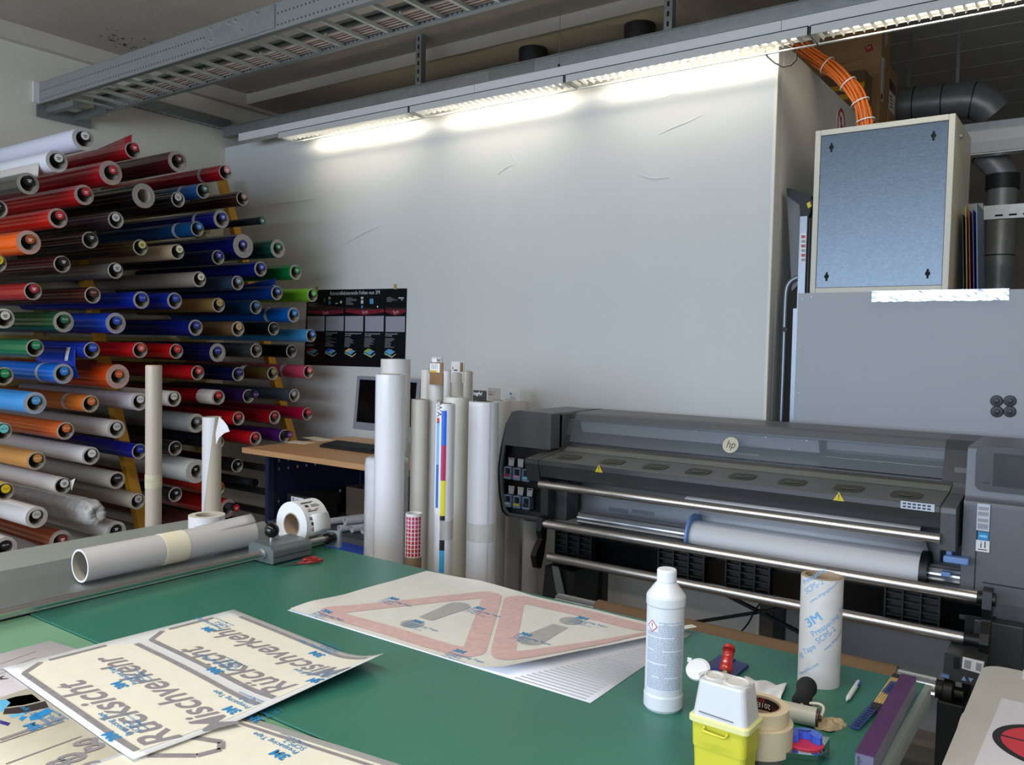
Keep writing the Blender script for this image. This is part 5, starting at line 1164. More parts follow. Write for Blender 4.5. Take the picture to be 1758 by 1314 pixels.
# beige tube and flapped tube in front of the rack
p = at(1, 1.95, 264, 628); r_ = 13.5*scale_at(p)
t = thing('beige_tube', (p.x, 1.95, 0), 'slim beige transparent tube with a yellowed tape ring in front of the rack', 'tube')
MB().tube((p.x,1.95,.001), (p.x,1.95,p.z), r_-.003, r_, 30).build('tube_body', M('tube_beige', '#b5a898', .35, var=.12, vscale=10, stretch=(1,1,.2)), t)
za, zc = at(1,1.92,258,840).z, at(1,1.92,258,817).z
MB().tube((p.x,1.95,za), (p.x,1.95,zc), r_-.001, r_+.0012, 30).build('tape_ring', M('tape_yellowed', '#c4bd9c', .5, var=.2, vscale=40), t)
MB().cyl((p.x,1.95,p.z-.02), (p.x,1.95,p.z+.002), r_-.0035, n=24).build('end_plug', M('plug_tan', '#b59a76', .8), t)
p = at(1, 2.20, 364, 716); r_ = 15.5*scale_at(p); q = p
t = thing('peeling_tube', (p.x, 2.20, 0), 'white tube with a peeling paper flap standing behind the tape roll', 'tube')
MB().tube((p.x,2.20,.001), (p.x,2.20,p.z), r_-.004, r_, 30, 0, 1, 1).build('tube_body', [M('tube_tan', '#c3b6a2', .5), paper_m], t)
def wrapfn(u, v):
    a = math.radians(200+115*u); zz_ = p.z+.0+(-p.z+.05)*v
    k = max(0, u-.25-.75*min(1, v*1.6)) if v < 1 else 0
    rr_ = r_+.001
    return (p.x+rr_*math.cos(a), 2.20+rr_*math.sin(a), zz_)
def wrapedge(v): return math.radians(205+ (110*(1-min(1, v*2.0)) + 28))
MB().grid(lambda u, v: (p.x+(r_+.0012)*math.cos(math.radians(200)+(wrapedge(v)-math.radians(200))*u), 2.20+(r_+.0012)*math.sin(math.radians(200)+(wrapedge(v)-math.radians(200))*u), p.z-(p.z-.02)*v), 10, 14).build('paper_layer', M('layer_white', '#e2e1e4', .5), t)
ae = math.radians(315); e0 = V((p.x+r_*math.cos(ae), 2.20+r_*math.sin(ae), 0))
F = [at(1, 2.17, *s) for s in ((376,716),(383,722),(390,731),(394,741),(385,744),(376,752),(371,764),(370,745))]
MB().prism(F, (0, .0012, 0)).build('peeled_flap', M('layer_white'), t)
# ================================================================== cutting table
TZ = .95
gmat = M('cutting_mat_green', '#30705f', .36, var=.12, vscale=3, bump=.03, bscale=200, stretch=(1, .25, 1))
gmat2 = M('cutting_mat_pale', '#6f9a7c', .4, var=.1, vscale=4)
TXL, TXR, TYF, TYN = -2.215, -.29, 1.972, -.2
tb = thing('cutting_table', (-1.4, .9, 0), 'large cutting table covered with a dark green mat', 'table')
MB().box((-2.95, TYN, TZ-.05), (TXR-.012, TYF-.004, TZ-.008)).build('table_board', M('board_grey', '#8e938c', .5), tb)
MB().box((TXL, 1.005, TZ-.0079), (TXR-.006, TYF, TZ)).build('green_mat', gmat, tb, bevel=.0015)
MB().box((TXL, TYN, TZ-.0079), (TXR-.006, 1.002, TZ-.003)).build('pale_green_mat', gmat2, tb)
MB().box((TXR-.006, TYN, TZ-.045), (TXR+.006, TYF, TZ-.001)).build('edge_profile', M('edge_alu', '#a9b5ac', .4, metal=.5), tb)
for x in (-2.8, -.42):
    for y in (-.1, 1.83): MB().box((x, y, 0), (x+.08, y+.08, TZ-.05)).build('leg', M('leg_grey', '#77746c', .5), tb)
MB().box((-2.8, 1.85, .15), (-.36, 1.90, .22)).build('stretcher', M('leg_grey'), tb)
# --- rotary trimmer along the left side of the mat
talu = M('trimmer_alu', '#9aa09f', .38, metal=.7, var=.05); tgrey = M('trimmer_grey', '#5d6566', .4)
tm = thing('rotary_trimmer', (-2.4, 1.2, TZ-.008), 'long rotary paper trimmer with polished guide bar on the cutting table', 'trimmer')
MB().prism([(-2.60,.0,TZ-.0075),(-2.60,.0,TZ+.022),(-2.585,.0,TZ+.024),(-2.56,.0,TZ+.004),(-2.27,.0,TZ-.002),(-2.27,.0,TZ-.0075)], (0, 2.02, 0)).build('base', talu, tm)
MB().box((-2.27, .0, TZ-.0075), (-2.217, 2.0, TZ+.003)).build('cutting_strip', M('strip_black', '#121212', .5), tm)
MB().prism([(-2.235,.0,TZ+.016),(-2.19,.0,TZ+.010),(-2.19,.0,TZ+.013),(-2.235,.0,TZ+.019)], (0, 1.98, 0)).build('clear_guard', M('guard_clear', '#9fb5b0', .1, alpha=.35), tm)
BX, BZ = -2.165, TZ+.033
MB().cyl((BX, -.1, BZ), (BX, 1.985, BZ), .0105, n=18).build('guide_bar', steel, tm)
cy = 1.775
MB().prism([(BX-.075,cy-.085,TZ+.012),(BX-.075,cy-.085,TZ+.052),(BX-.055,cy-.085,TZ+.062),(BX+.030,cy-.085,TZ+.058),(BX+.048,cy-.085,TZ+.045),(BX+.048,cy-.085,TZ+.004),(BX-.03,cy-.085,TZ+.004)], (0,.155,0)).build('cutter_carriage', tgrey, tm, bevel=.006, seg=3)
MB().box((BX+.0475, cy-.08, TZ+.024), (BX+.0485, cy+.066, TZ+.026)).build('carriage_seam', slot_m, tm)
MB().tube((BX,cy-.092,BZ), (BX,cy-.085,BZ), .0105, .017, 20).build('bushing', galv, tm)
MB().tube((BX,cy+.070,BZ), (BX,cy+.095,BZ), .0105, .016, 20).build('bushing', slot_m, tm)
MB().cyl((BX-.03,cy-.03,TZ+.055), (BX-.03,cy-.03,TZ+.075), .008, n=14).build('knob_stem', steel, tm)
n = 12; MB().lathe([(.024*math.sin(math.pi*k/n)+1e-5, TZ+.093-.024*math.cos(math.pi*k/n)) for k in range(n+1)], (BX-.03,cy-.03,0), 24, sharp=False).build('knob', M('knob_black', '#0c0d10', .12), tm)
MB().prism([(BX-.05,1.985,TZ-.001),(BX+.03,1.985,TZ-.001),(BX+.03,1.985,TZ+.058),(BX-.05,1.985,TZ+.050)], (0,.010,0)).build('end_plate', M('plate_grey', '#7f8a90', .45), tm, bevel=.002)
MB().lathe([(.018,0),(.020,.01),(.020,.03),(.016,.036)], (BX,1.949,BZ), 20, axis=(0,1,0)).build('end_stop', M('knob_black'), tm)
# reflective film roll lying in the trimmer
RX = -2.375; ra = at(0, RX, 137, 973); rb_ = at(0, RX, 428, 940); rr = .048; RZ = TZ+.005+rr
fr_ = thing('reflective_roll', (RX, (ra.y+rb_.y)/2, TZ+.004), 'grey reflective film roll with a cream paper band lying in the trimmer', 'film roll')
refl = M('reflective_grey', '#c9c5c5', .35, bump=.25, bscale=500)
MB().tube((RX,ra.y,RZ), (RX,rb_.y,RZ), .042, rr, 40, 0, 1, 2).build('film', [refl, M('inner_beige', '#9c9488', .7), M('roll_bluewhite')], fr_)
yb = at(0, RX+.03, 305, 950).y; MB().tube((RX,yb-.045,RZ), (RX,yb+.035,RZ), rr-.001, rr+.0012, 40).build('paper_band', M('paper_cream'), fr_)
MB().grid(lambda u, v: (RX-.02+.055*v, rb_.y-.22*u+.02*(1-v), RZ+rr*.99-.018*v*v+.010*(1-u)), 6, 4).build('loose_edge', refl, fr_, solid=.0006)
# label roll standing on its rim behind the carriage
lr = .080; lxx = at(1, 1.93, 512, 909).x
lr_ = thing('label_roll', (lxx, 1.98, TZ-.008), 'large roll of printed white labels standing on its rim behind the trimmer carriage', 'label roll')
lz = TZ-.007+lr
MB().tube((lxx,1.90,lz), (lxx,2.0,lz), .042, lr, 44, 0, 1, 0).build('label_web', [M('label_white', '#e4e4e6', .5), M('core_tan', '#a8937a', .8)], lr_)
MB().tube((lxx,1.899,lz), (lxx,2.001,lz), .038, .0415, 36).build('core', M('core_tan'), lr_)
m = MB()
def lf(a0, y, h=.0011): return (lxx+(lr+h)*math.cos(a0), y, lz+(lr+h)*math.sin(a0))
for k in range(3):
    ab = math.radians(72-48*k)
    for j, (da_, y0, y1, mt) in enumerate(((0,.015,.07,0),(4,.015,.06,0),(12,.02,.035,0),(13,.045,.075,0),(18,.045,.08,0),(26,.02,.035,1),(26.5,.055,.07,1),(31,.02,.06,0))):
        a_ = ab-math.radians(da_); b_ = a_-math.radians(2.2 if j != 2 else 8); m.add([lf(a_,1.9+y0), lf(a_,1.9+y1), lf(b_,1.9+y1), lf(b_,1.9+y0)], [(0,1,2,3)], mt)
m.build('label_print', [M('ink_dark'), M('label_red2', '#c0303a', .5)], lr_)
MB().grid(lambda u, v: lf(math.radians(30-42*v), 1.925+.075*u, .003+.006*v), 2, 8).build('loose_label', M('label_white'), lr_, solid=.0004)
# printed transfer tape roll standing upright at the trimmer's back
p = at(0, -2.72, 355, 884); r_ = 30*scale_at(p)
t = thing('transfer_tape_roll', (-2.72, p.y, TZ-.008), 'upright white transfer tape roll with a blank label behind the trimmer', 'tape roll')
MB().tube((-2.72,p.y,TZ-.0075), (-2.72,p.y,p.z), r_*.62, r_, 40, 0, 1, 2).build('tape', [M('tape_white', '#d9d4d4', .45), paper_m, M('tape_edge', '#d4cfc4', .6)], t)
av = math.atan2(-p.y, 2.72)
MB().grid(lambda u, v: (-2.72+(r_+.001)*math.cos(av-.55+1.25*u), p.y+(r_+.001)*math.sin(av-.55+1.25*u), TZ+.002+(p.z-.02-TZ)*v), 10, 1).build('blank_label', M('label_blank', '#dfe3e6', .4), t)
m = MB()
m.text('SCPS', .02, (0,0,0), (1,0,0), (0,0,1), fn=lambda a, b: (-2.72+(r_+.0015)*math.cos(av+.55+(a*.6+b*.5)/r_*.6), p.y+(r_+.0015)*math.sin(av+.55+(a*.6+b*.5)/r_*.6), TZ+.02+a*.8-b*.3)); m.build('print', M('ink_blue', '#2f86c0', .5), t)

# ================================================================== sheets on the table
cream_t = M('tape_cream', '#e6e1d2', .5, var=.04, vscale=30); backing = M('backing_white', '#dedfe2', .35); strip_g = M('strip_grey', '#8f8a8e', .5, var=.15, vscale=60)
ink3m = M('ink_blue'); lett = M('letter_grey', '#8a868c', .55)
def tape_print(m, p, ux, uy, fn, s=1.0, mat=0):
    """the blue repeat printed on prespacing tape"""
    ux, uy = V(ux), V(uy); p = V(p)
    def put(txt, size, dx, dy, narrow=1.0, bold=0.003):
        m.text(txt, size*s, (0,0,0), (1,0,0), (0,1,0), mat, narrow=narrow, bold=bold, fn=lambda a, b: fn(p+ux*(a+dx*s)+uy*(b+dy*s)))
    put('3M', .034, 0, 0, 1.1, .045); put('Prespacing Tape', .020, 0, -.024, 1.15); put('SCPS-2', .020, 0, -.044, 1.15); put('www.3Mgraphics.com', .011, 0, -.058, 1.05)
def quad(m, pts, fn, mat=0, nu=8, nv=8, lift=0.0):
    A, B, C_, D = [V((*p, 0)) for p in pts]
    m.grid(lambda u, v: fn(A*(1-u)*(1-v)+B*u*(1-v)+C_*u*v+D*(1-u)*v, lift), nu, nv, mat)
# --- sheet D: white print with artwork, sheet C: cream sheet with letters, both under sheet A
ZD, ZC_, ZB_, ZA = TZ-.0012, TZ-.0002, TZ+.0006, TZ+.003
fD = lambda p, l=0.0: (p.x, p.y, ZD+l)
t = thing('art_print', (-1.75, .72, TZ-.003), 'white sheet with blue and grey printed artwork lying under the sign sheet', 'print')
m = MB(); quad(m, [(-1.99,.45),(-1.62,.45),(-1.66,.985),(-1.985,.945)], fD, 0, 2, 2); m.build('sheet', M('print_paper', '#dcd9e4', .45), t, solid=.0006)
def pxy(x, y): q = at(2, ZD, x, y); return V((q.x, q.y, 0))
m = MB()
for col, pts in ((0, ((0,1205),(28,1197),(55,1193),(70,1205),(40,1212),(8,1216))), (1, ((8,1218),(45,1213),(78,1205),(84,1216),(40,1226),(5,1228))), (2, ((0,1204),(10,1202),(18,1208),(5,1222),(0,1224))), (3, ((50,1232),(80,1218),(92,1222),(70,1236),(52,1239))), (3, ((32,1236),(38,1231),(48,1232),(38,1240))), (4, ((0,1238),(18,1243),(14,1248),(0,1244))), (2, ((14,1230),(40,1225),(44,1229),(20,1234)))):
    m.add([V(fD(pxy(*q), .0010+.0001*col)) for q in pts], [tuple(range(len(pts)))], col)
m.build('artwork', [M('art_silver', '#9fa3ad', .5, var=.4, vscale=60), M('art_black', '#2c2224', .5, var=.3, vscale=50), M('art_cyan', '#5fb2dc', .45), M('art_blue', '#1f88c8', .45), M('art_navy', '#2a2680', .45)], t)
m = MB(); q = pxy(15, 1166); m.text('A', .035, (0,0,0), (1,0,0), (0,1,0), 0, shear=.2, fn=lambda a, b: fD(q+V((-a,-b,0)), .001)); 
for y in (1141,1152,1158): a_, b_ = pxy(0,y), pxy(62,y-22); d_ = (b_-a_).normalized(); n_ = V((-d_.y,d_.x,0))*.0006; m.add([V(fD(k, .001)) for k in (a_-n_, b_-n_, b_+n_, a_+n_)], [(0,1,2,3)])
m.build('lines', M('ink_dark'), t)
fC = lambda p, l=0.0: (p.x, p.y, ZC_+l)
t = thing('letter_sheet', (-1.45, .66, TZ-.003), 'cream transfer tape sheet with the letters ges under the sign sheet', 'sheet')
m = MB(); quad(m, [(-1.72,.40),(-1.24,.40),(-1.24,.80),(-1.745,.80)], fC, 0, 2, 2); m.build('tape', cream_t, t, solid=.0006)
def strip(m, pts, w, fn, lift, mat=0):
    P_ = [V((*p, 0)) for p in pts]
    for a, b in zip(P_[:-1], P_[1:]):
        d = (b-a).normalized(); n_ = V((-d.y, d.x, 0))*w/2; k = max(1, int((b-a).length/.06))
        m.grid(lambda u, v: fn(a+(b-a)*u+n_*(2*v-1), lift), k, 1, mat)
a_, b_ = pxy(0,1272), pxy(110,1234); m = MB(); strip(m, [(a_.x,a_.y),(b_.x,b_.y)], .009, fC, .0010); m.build('border_strip', strip_g, t)
a_, b_ = pxy(0,1277), pxy(110,1240); m = MB(); strip(m, [(a_.x,a_.y),(b_.x,b_.y)], .004, fC, .0010); m.build('border_strip', strip_g, t)
a_, b_ = pxy(10,1314), pxy(140,1266); m = MB(); strip(m, [(a_.x,a_.y),(b_.x,b_.y)], .004, fC, .0010); m.build('border_strip', strip_g, t)
for s_, x, y in (('g',150,1278),('e',118,1297),('s',92,1309),('s',152,1312)):
    m = MB(); q = pxy(x, y); m.text(s_, .10, (0,0,0), (1,0,0), (0,1,0), 0, align='C', bold=.015, fn=lambda a, b: fC(q+V((-b*.10+a*-.15, 0, 0))+V((b*.9, -a*.9, 0))*1.0, .0012)); m.build('lettering', lett, t)
m = MB(); tape_print(m, pxy(75,1252), (-1,0,0), (0,-1,0), lambda p: fC(p, .0014), .8); m.build('tape_print', ink3m, t)
# --- sheet B at the front edge
fB = lambda p, l=0.0: (p.x, p.y, ZB_+l)
t = thing('blank_tape_sheet', (-1.1, .8, TZ), 'cream transfer tape sheet without large letters beside the sign sheet', 'sheet')
m = MB(); quad(m, [(-1.36,.55),(-.80,.55),(-.86,1.032),(-1.33,.972)], fB, 0, 2, 2); m.build('backing', backing, t, solid=.0006)
m = MB(); quad(m, [(-1.35,.55),(-.81,.55),(-.88,1.012),(-1.32,.955)], lambda p, l: fB(p, .0006), 0, 2, 2); m.build('tape', cream_t, t)
m = MB(); strip(m, [(-1.32,.945),(-1.10,.972),(-.88,1.000)], .008, fB, .0012); m.build('border_strip', strip_g, t); m = MB()
strip(m, [(-1.36,.84),(-1.245,.885),(-1.222,.868),(-1.235,.83),(-1.30,.78)], .014, fB, .0012); m.build('border_strip', strip_g, t)
def pxB(x, y): q = at(2, ZB_, x, y); return V((q.x, q.y, 0))
for x, y in ((500,1300),(455,1236)): m = MB(); tape_print(m, pxB(x, y), (-1,0,0), (0,-1,0), lambda p: fB(p, .0014), .8); m.build('tape_print', ink3m, t)
# --- sheet A: the two "Rücksicht Mischverkehr" signs
a0, b0, c0, d0 = V((-1.885,.80,0)), V((-1.843,1.345,0)), V((-1.255,1.300,0)), V((-1.297,.752,0))
def inv(p):     # approx u (x-wise), v (y-wise)
    e1, e2 = b0-a0, d0-a0; q = V((p.x, p.y, 0))-a0; det = e2.x*e1.y-e2.y*e1.x
    return (q.x*e1.y-q.y*e1.x)/det, (e2.x*q.y-e2.y*q.x)/det
def fA(p, l=0.0):
    u, v = inv(p); z = ZA+l
    z += .030*max(0, (u-.72)/.28)**2*max(0, (v-.35)/.65) + .004*max(0, (u-.8)/.2)**2 + .006*math.sin(max(0,u)*3.0)**2*max(0, 1-abs(v-.5)*2)*.5
    return (p.x, p.y, z)
sa = thing('sign_sheet', (-1.57, 1.05, TZ), 'white backing sheet with two cream Rücksicht Mischverkehr sign films, corner curling up', 'sheet')
m = MB(); quad(m, [(a0.x,a0.y),(d0.x,d0.y),(c0.x,c0.y),(b0.x,b0.y)], fA, 0, 20, 20); m.build('backing', backing, sa, solid=.0006)
UV = lambda u, v: (a0+(d0-a0)*u+(b0-a0)*v)
def uvq(m, pts, mat, lift, nu=14, nv=10):
    A, B, C_, D = [V((*p, 0)) for p in pts]
    def fn(u, v):
        q = A*(1-u)*(1-v)+B*u*(1-v)+C_*u*v+D*(1-u)*v; return fA(UV(q.x, q.y), lift)
    m.grid(fn, nu, nv, mat)
for k, (v0, v1) in enumerate(((.03,.475), (.53,.965))):
    m = MB(); uvq(m, [(.11,v0),(.965,v0),(.965,v1),(.11,v1)], 0, .0007); uvq(m, [(.04,v0+.10),(.11,v0),(.11,v1),(.04,v1-.10)], 0, .0007, 3, 8)
    m.build('sign_film', cream_t, sa)
    m = MB(); seq = [(.955,v0+.004),(.11,v0+.004),(.045,v0+.09)], [(.045,v1-.10),(.045,v0+.12)], [(.11,v1-.006),(.30,v1-.004),(.955,v1-.006)]
    for sq in (seq[0], seq[1], seq[2]):
        for (ua, va_), (ub, vb) in zip(sq[:-1], sq[1:]):
            A, B = UV(ua, va_), UV(ub, vb); d_ = (B-A).normalized(); n_ = V((-d_.y, d_.x, 0))*.006; kk = max(2, int((B-A).length/.04))
            m.grid(lambda u, v: fA(A+(B-A)*u+n_*(2*v-1), .0013), kk, 1)
    m.build('border_strip', strip_g, sa)
ex, ey = -(d0-a0).normalized(), -(b0-a0).normalized()
def put_text(s_, R, T_, size):
    tw = max(p[0] for p in text_geo(s_)[0]); d_ = V((*T_, 0))-V((*R, 0)); L_ = d_.length; d_.normalize(); up = V((-d_.y, d_.x, 0))
    m = MB(); m.text(s_, size, (0,0,0), (1,0,0), (0,1,0), 0, shear=.28, bold=.016, narrow=L_/tw/size, fn=lambda a, b: fA(V((*R, 0))+d_*a+up*b, .0012)); m.build('lettering', lett, sa)
put_text('Rücksicht', (-1.305,1.112), (-1.672,1.128), .085); put_text('Mischverkehr', (-1.262,1.215), (-1.745,1.247), .085)
put_text('Rücksicht', (-1.300,.848), (-1.690,.868), .085); put_text('Mischverkehr', (-1.262,.940), (-1.765,.985), .085)
for x, y in ((372,1084),(560,1127),(386,1157),(558,1184),(222,1181),(416,1226),(210,1269)):
    m = MB(); q = at(2, ZA, x, y); tape_print(m, (q.x, q.y, 0), ex, ey, lambda p: fA(p, .0015), .85); m.build('tape_print', ink3m, sa)
# --- warning triangle sheet
wl = (-1.735, 1.432), (-.815, 1.432), (-.822, 1.945), (-1.70, 1.955)
ln0, ln1 = V((-1.03,1.432,0)), V((-.83,1.93,0)); lnd = (ln1-ln0).normalized(); lnn = V((lnd.y, -lnd.x, 0))
def fW(p, l=0.0):
    z = TZ+.0012+l; d = (V((p.x,p.y,0))-ln0).dot(lnn)         # >0 right of the peel line
    if l > .0005:
        z += .020*max(0, 1-abs(d)/.10)**2 + .010*max(0, (p.y-1.86)/.1)**2*max(0, 1-abs(p.x+1.5)/.2) + .007*max(0, (-1.63-p.x)/.1)*max(0, 1-abs(p.y-1.5)/.12)+.0035*math.sin(p.x*21)*math.sin(p.y*15+1)**2*.3
    return (p.x, p.y, z)
ws = thing('warning_sheet', (-1.28, 1.69, TZ), 'translucent transfer sheet with two red warning triangles on the green mat', 'sheet')
m = MB(); quad(m, [wl[0], wl[1], wl[2], wl[3]], lambda p, l: fW(p, 0), 0, 4, 4); m.build('liner', M('liner_white', '#dcdce4', .35), ws, solid=.0006)
m = MB()
for i in range(26):
    o_ = V((-.99+.0, 1.44+.014*i, 0)); xs_ = ln0.x+(ln1.x-ln0.x)*(o_.y-ln0.y)/(ln1.y-ln0.y)
    if xs_ < -.86: m.add([V(fW(V((x_, y_, 0)), .0004)) for x_, y_ in ((xs_+.02,o_.y),(-.83,o_.y),(-.83,o_.y+.005),(xs_+.02,o_.y+.005))], [(0,1,2,3)])
m.build('liner_print', M('liner_grey', '#b9bccb', .4), ws)
tapeW = M('tape_milky', '#dcd9d2', .45, var=.05, vscale=25)
def tw_fn(u, v):
    y = 1.436+.515*v; xr = ln0.x+.02*v+(ln1.x-ln0.x)*v; xl = -1.73+.025*v; return fW(V((xl+(xr-xl)*u, y, 0)), .0012)
MB().grid(tw_fn, 60, 28).build('transfer_tape', tapeW, ws)
MB().add([V((*p, TZ+.0004)) for p in ((-1.715,1.93),(-1.45,1.965),(-1.45,1.90),(-1.70,1.80))], [(0,3,2,1)]).build('liner_corner', M('liner_grey2', '#c3ccd2', .3), ws)
pink = M('print_pink', '#d3b0ad', .5, var=.12, vscale=60); greyp = M('print_grey', '#a9a7a4', .5, var=.1, vscale=60)
def tri_ring(V3, w, r):
    c_ = sum(V3, V((0,0,0)))/3
    def ro(Vs, r):
        out = []
        for i in range(3):
            p, a, b = Vs[i], Vs[i-1], Vs[(i+1) % 3]; da, db = (a-p).normalized(), (b-p).normalized(); bis = (da+db).normalized(); h = r/math.sin(math.radians(30)); cc_ = p+bis*h
            s0, s1 = p+da*(h*math.cos(math.radians(30))), p+db*(h*math.cos(math.radians(30)))
            for k in range(6):
                t_ = k/5; q = (s0-cc_)*(1-t_)+(s1-cc_)*t_; out.append(cc_+q.normalized()*r)
            for k in range(1, 12): out.append(s1+((b+(Vs[i]-b).normalized()*(h*math.cos(math.radians(30))))-s1)*k/12)
        return out
    sc_ = 1-w*2/((V3[0]-c_).length)
    inner = [c_+(p-c_)*sc_ for p in V3]; return ro(V3, r), ro(inner, r*.15)
for k, (T3, s_) in enumerate((([V((-1.70,1.455,0)),V((-1.105,1.455,0)),V((-1.402,1.945,0))], 1), ([V((-1.09,1.452,0)),V((-.80,1.93,0)),V((-1.385,1.93,0))], -1))):
    O, I = tri_ring(T3, .055, .045); m = MB(); n = len(O); sub = 4
    keep = lambda p: (p-ln0).dot(lnn) < .012+.0
    vs = []; 
    for j in range(sub+1):
        for i in range(n): vs.append(fW(O[i]*(1-j/sub)+I[i]*(j/sub), .0020))
    fs = []
    for j in range(sub):
        for i in range(n):
            q = (j*n+i, j*n+(i+1) % n, (j+1)*n+(i+1) % n, (j+1)*n+i)
            if all((V((vs[a][0], vs[a][1], 0))-ln0).dot(lnn) < -.004 for a in q): fs.append(q)
    m.add(vs, fs, 0, True); m.build('warning_triangle', pink, ws)
    cx, cyy = (-1.405, 1.555) if s_ > 0 else (-1.105, 1.83)
    m = MB(); m.add([fW(V((cx+.030*math.cos(6.283*i/24), cyy+.030*math.sin(6.283*i/24), 0)), .0022) for i in range(24)], [tuple(range(24))])
    bar_ = [(-.022,.05),(.022,.05),(.034,.185)]+[(.034*math.cos(math.radians(a)), .185+.03*math.sin(math.radians(a))) for a in range(20, 180, 20)]+[(-.034,.185)]
    m.add([fW(V((cx+a*s_, cyy+b*s_, 0)), .0022) for a, b in bar_], [tuple(range(len(bar_)))]); m.build('exclamation_mark', greyp, ws)
for x, y in ((665,1027),(550,1050),(705,1067),(812,1044),(776,1118),(890,1089),(988,1061)):
    m = MB(); q = at(2, TZ+.003, x, y); tape_print(m, (q.x, q.y, 0), (1,0,0), (0,1,0), lambda p: fW(p, .0026), .68); m.build('tape_print', ink3m, ws)
# ================================================================== small things on the cutting table
Z = TZ+.0002
bw = M('bottle_white', '#d8dadf', .35, spec=.5); capw = M('cap_white_plastic', '#e6e9f0', .35)
p = at(2, TZ, 1138, 1214); bx_, by_ = p.x, p.y; r = .0385
bt = thing('cleaner_bottle', (bx_, by_, Z), 'white plastic cleaner bottle with a printed label standing on the green mat', 'bottle')
MB().lathe([(r*.9,0),(r,.006),(r,.030),(r*.965,.034),(r*.96,.205),(r*.965,.207),(r,.209),(r,.224),(r*.96,.228),(r*.52,.251),(r*.46,.253)], (bx_,by_,Z), 44).build('body', bw, bt)
MB().lathe([(r*.46,.2525),(r*.46,.2535),(r*.50,.254),(r*.50,.274),(r*.46,.277)], (bx_,by_,Z), 36).build('cap', capw, bt)
av = math.atan2(-by_, -bx_)
rb = r*.962
cylp = lambda a, z, h=.0004: (bx_+(rb+h)*math.cos(av+a), by_+(rb+h)*math.sin(av+a), Z+z)
MB().grid(lambda u, v: cylp(-1.15+2.3*u, .042+.142*v, .0003), 16, 1).build('label', M('label_pale', '#d5dae6', .4), bt)
m = MB(); rnd = random.Random(8)
for i in range(46):
    z_ = .048+.0029*i; a0 = -1.05; a1 = 1.05
    if i > 38: a0 = -.35
    while a0 < a1-.05:
        w = rnd.uniform(.08, .3); e = min(a1, a0+w); k = max(1, int((e-a0)/.12)); 
        if i % 9 != 8 or rnd.random() < .3: m.grid(lambda u, v: cylp(a0+(e-a0)*u, z_+.0013*v, .0006), k, 1)
        a0 = e+.03
m.build('fine_print', M('print_bluegrey', '#8d97ab', .5), bt)
m = MB(); dz, da = .0125, .33; c = (-.72, .170)
D = [(c[0], c[1]+dz), (c[0]+da, c[1]), (c[0], c[1]-dz), (c[0]-da, c[1])]; D2 = [(c[0]+(a-c[0])*.78, c[1]+(z_-c[1])*.78) for a, z_ in D]
m.add([cylp(a, z_, .0009) for a, z_ in D+D2], [(i, (i+1) % 4, 4+(i+1) % 4, 4+i) for i in range(4)], 0); m.add([cylp(a, z_, .0008) for a, z_ in D2], [(0,1,2,3)], 2)
m.add([cylp(c[0]+a, c[1]+z_, .001) for a, z_ in ((-.03,.006),(.03,.006),(.018,-.002),(-.018,-.002))], [(0,1,2,3)], 1).add([cylp(c[0]+a, c[1]+z_, .001) for a, z_ in ((-.02,-.004),(.02,-.004),(.02,-.0065),(-.02,-.0065))], [(0,1,2,3)], 1)
m.build('hazard_symbol', [M('hazard_red', '#c0506a', .5), M('ink_dark'), M('paper_white')], bt)
# prespacing tape core
p = at(2, TZ, 1405, 1171); tx, ty_ = p.x, p.y; r = .0432; h = .2315
tc_ = thing('prespacing_tape_tube', (tx, ty_, Z), 'upright cardboard tube wrapped in printed prespacing tape on the green mat', 'tube')
MB().tube((tx,ty_,Z), (tx,ty_,Z+h), .0388, r, 48, 0, 1, 1).build('tape', [M('tape_paper', '#cfccc9', .5, var=.12, vscale=25), M('core_tan')], tc_)
MB().tube((tx,ty_,Z+.0005), (tx,ty_,Z+h+.0015), .035, .0386, 40).build('core', M('core_tan'), tc_)
av = math.atan2(-ty_, -tx); m = MB()
def tub(a, z_): return (tx+(r+.0005)*math.cos(av+a/r), ty_+(r+.0005)*math.sin(av+a/r), Z+z_)
th = math.radians(40); ca_, sa_ = math.cos(th), math.sin(th)
def rot_print(txt, size, x, z_, narrow=1.0, twice=1):
    for k in range(twice): m.text(txt, size, (0,0,0), (1,0,0), (0,1,0), 0, narrow=narrow, fn=lambda a, b: tub(x+(a+.0009*k)*ca_-b*sa_, z_+(a+.0009*k)*sa_+b*ca_))
rot_print('3M', .027, -.026, .125, 1.15, 3); rot_print('Prespacing Tape', .017, -.014, .109, 1.0); rot_print('SCPS-2', .017, -.004, .096, 1.0); rot_print('www.3Mgraphics.com', .009, .010, .083)
rot_print('SCPS-2', .017, -.034, .195, 1.0); rot_print('www.3Mgraphics.com', .009, -.022, .180); rot_print('Prespacing', .015, -.041, .213)
rot_print('ng Tape', .017, -.048, .052, 1.0); rot_print('3Mgraphics.com', .009, -.045, .015)
m.build('tape_print', M('ink_blue_pale', '#6fa5d2', .5), tc_)
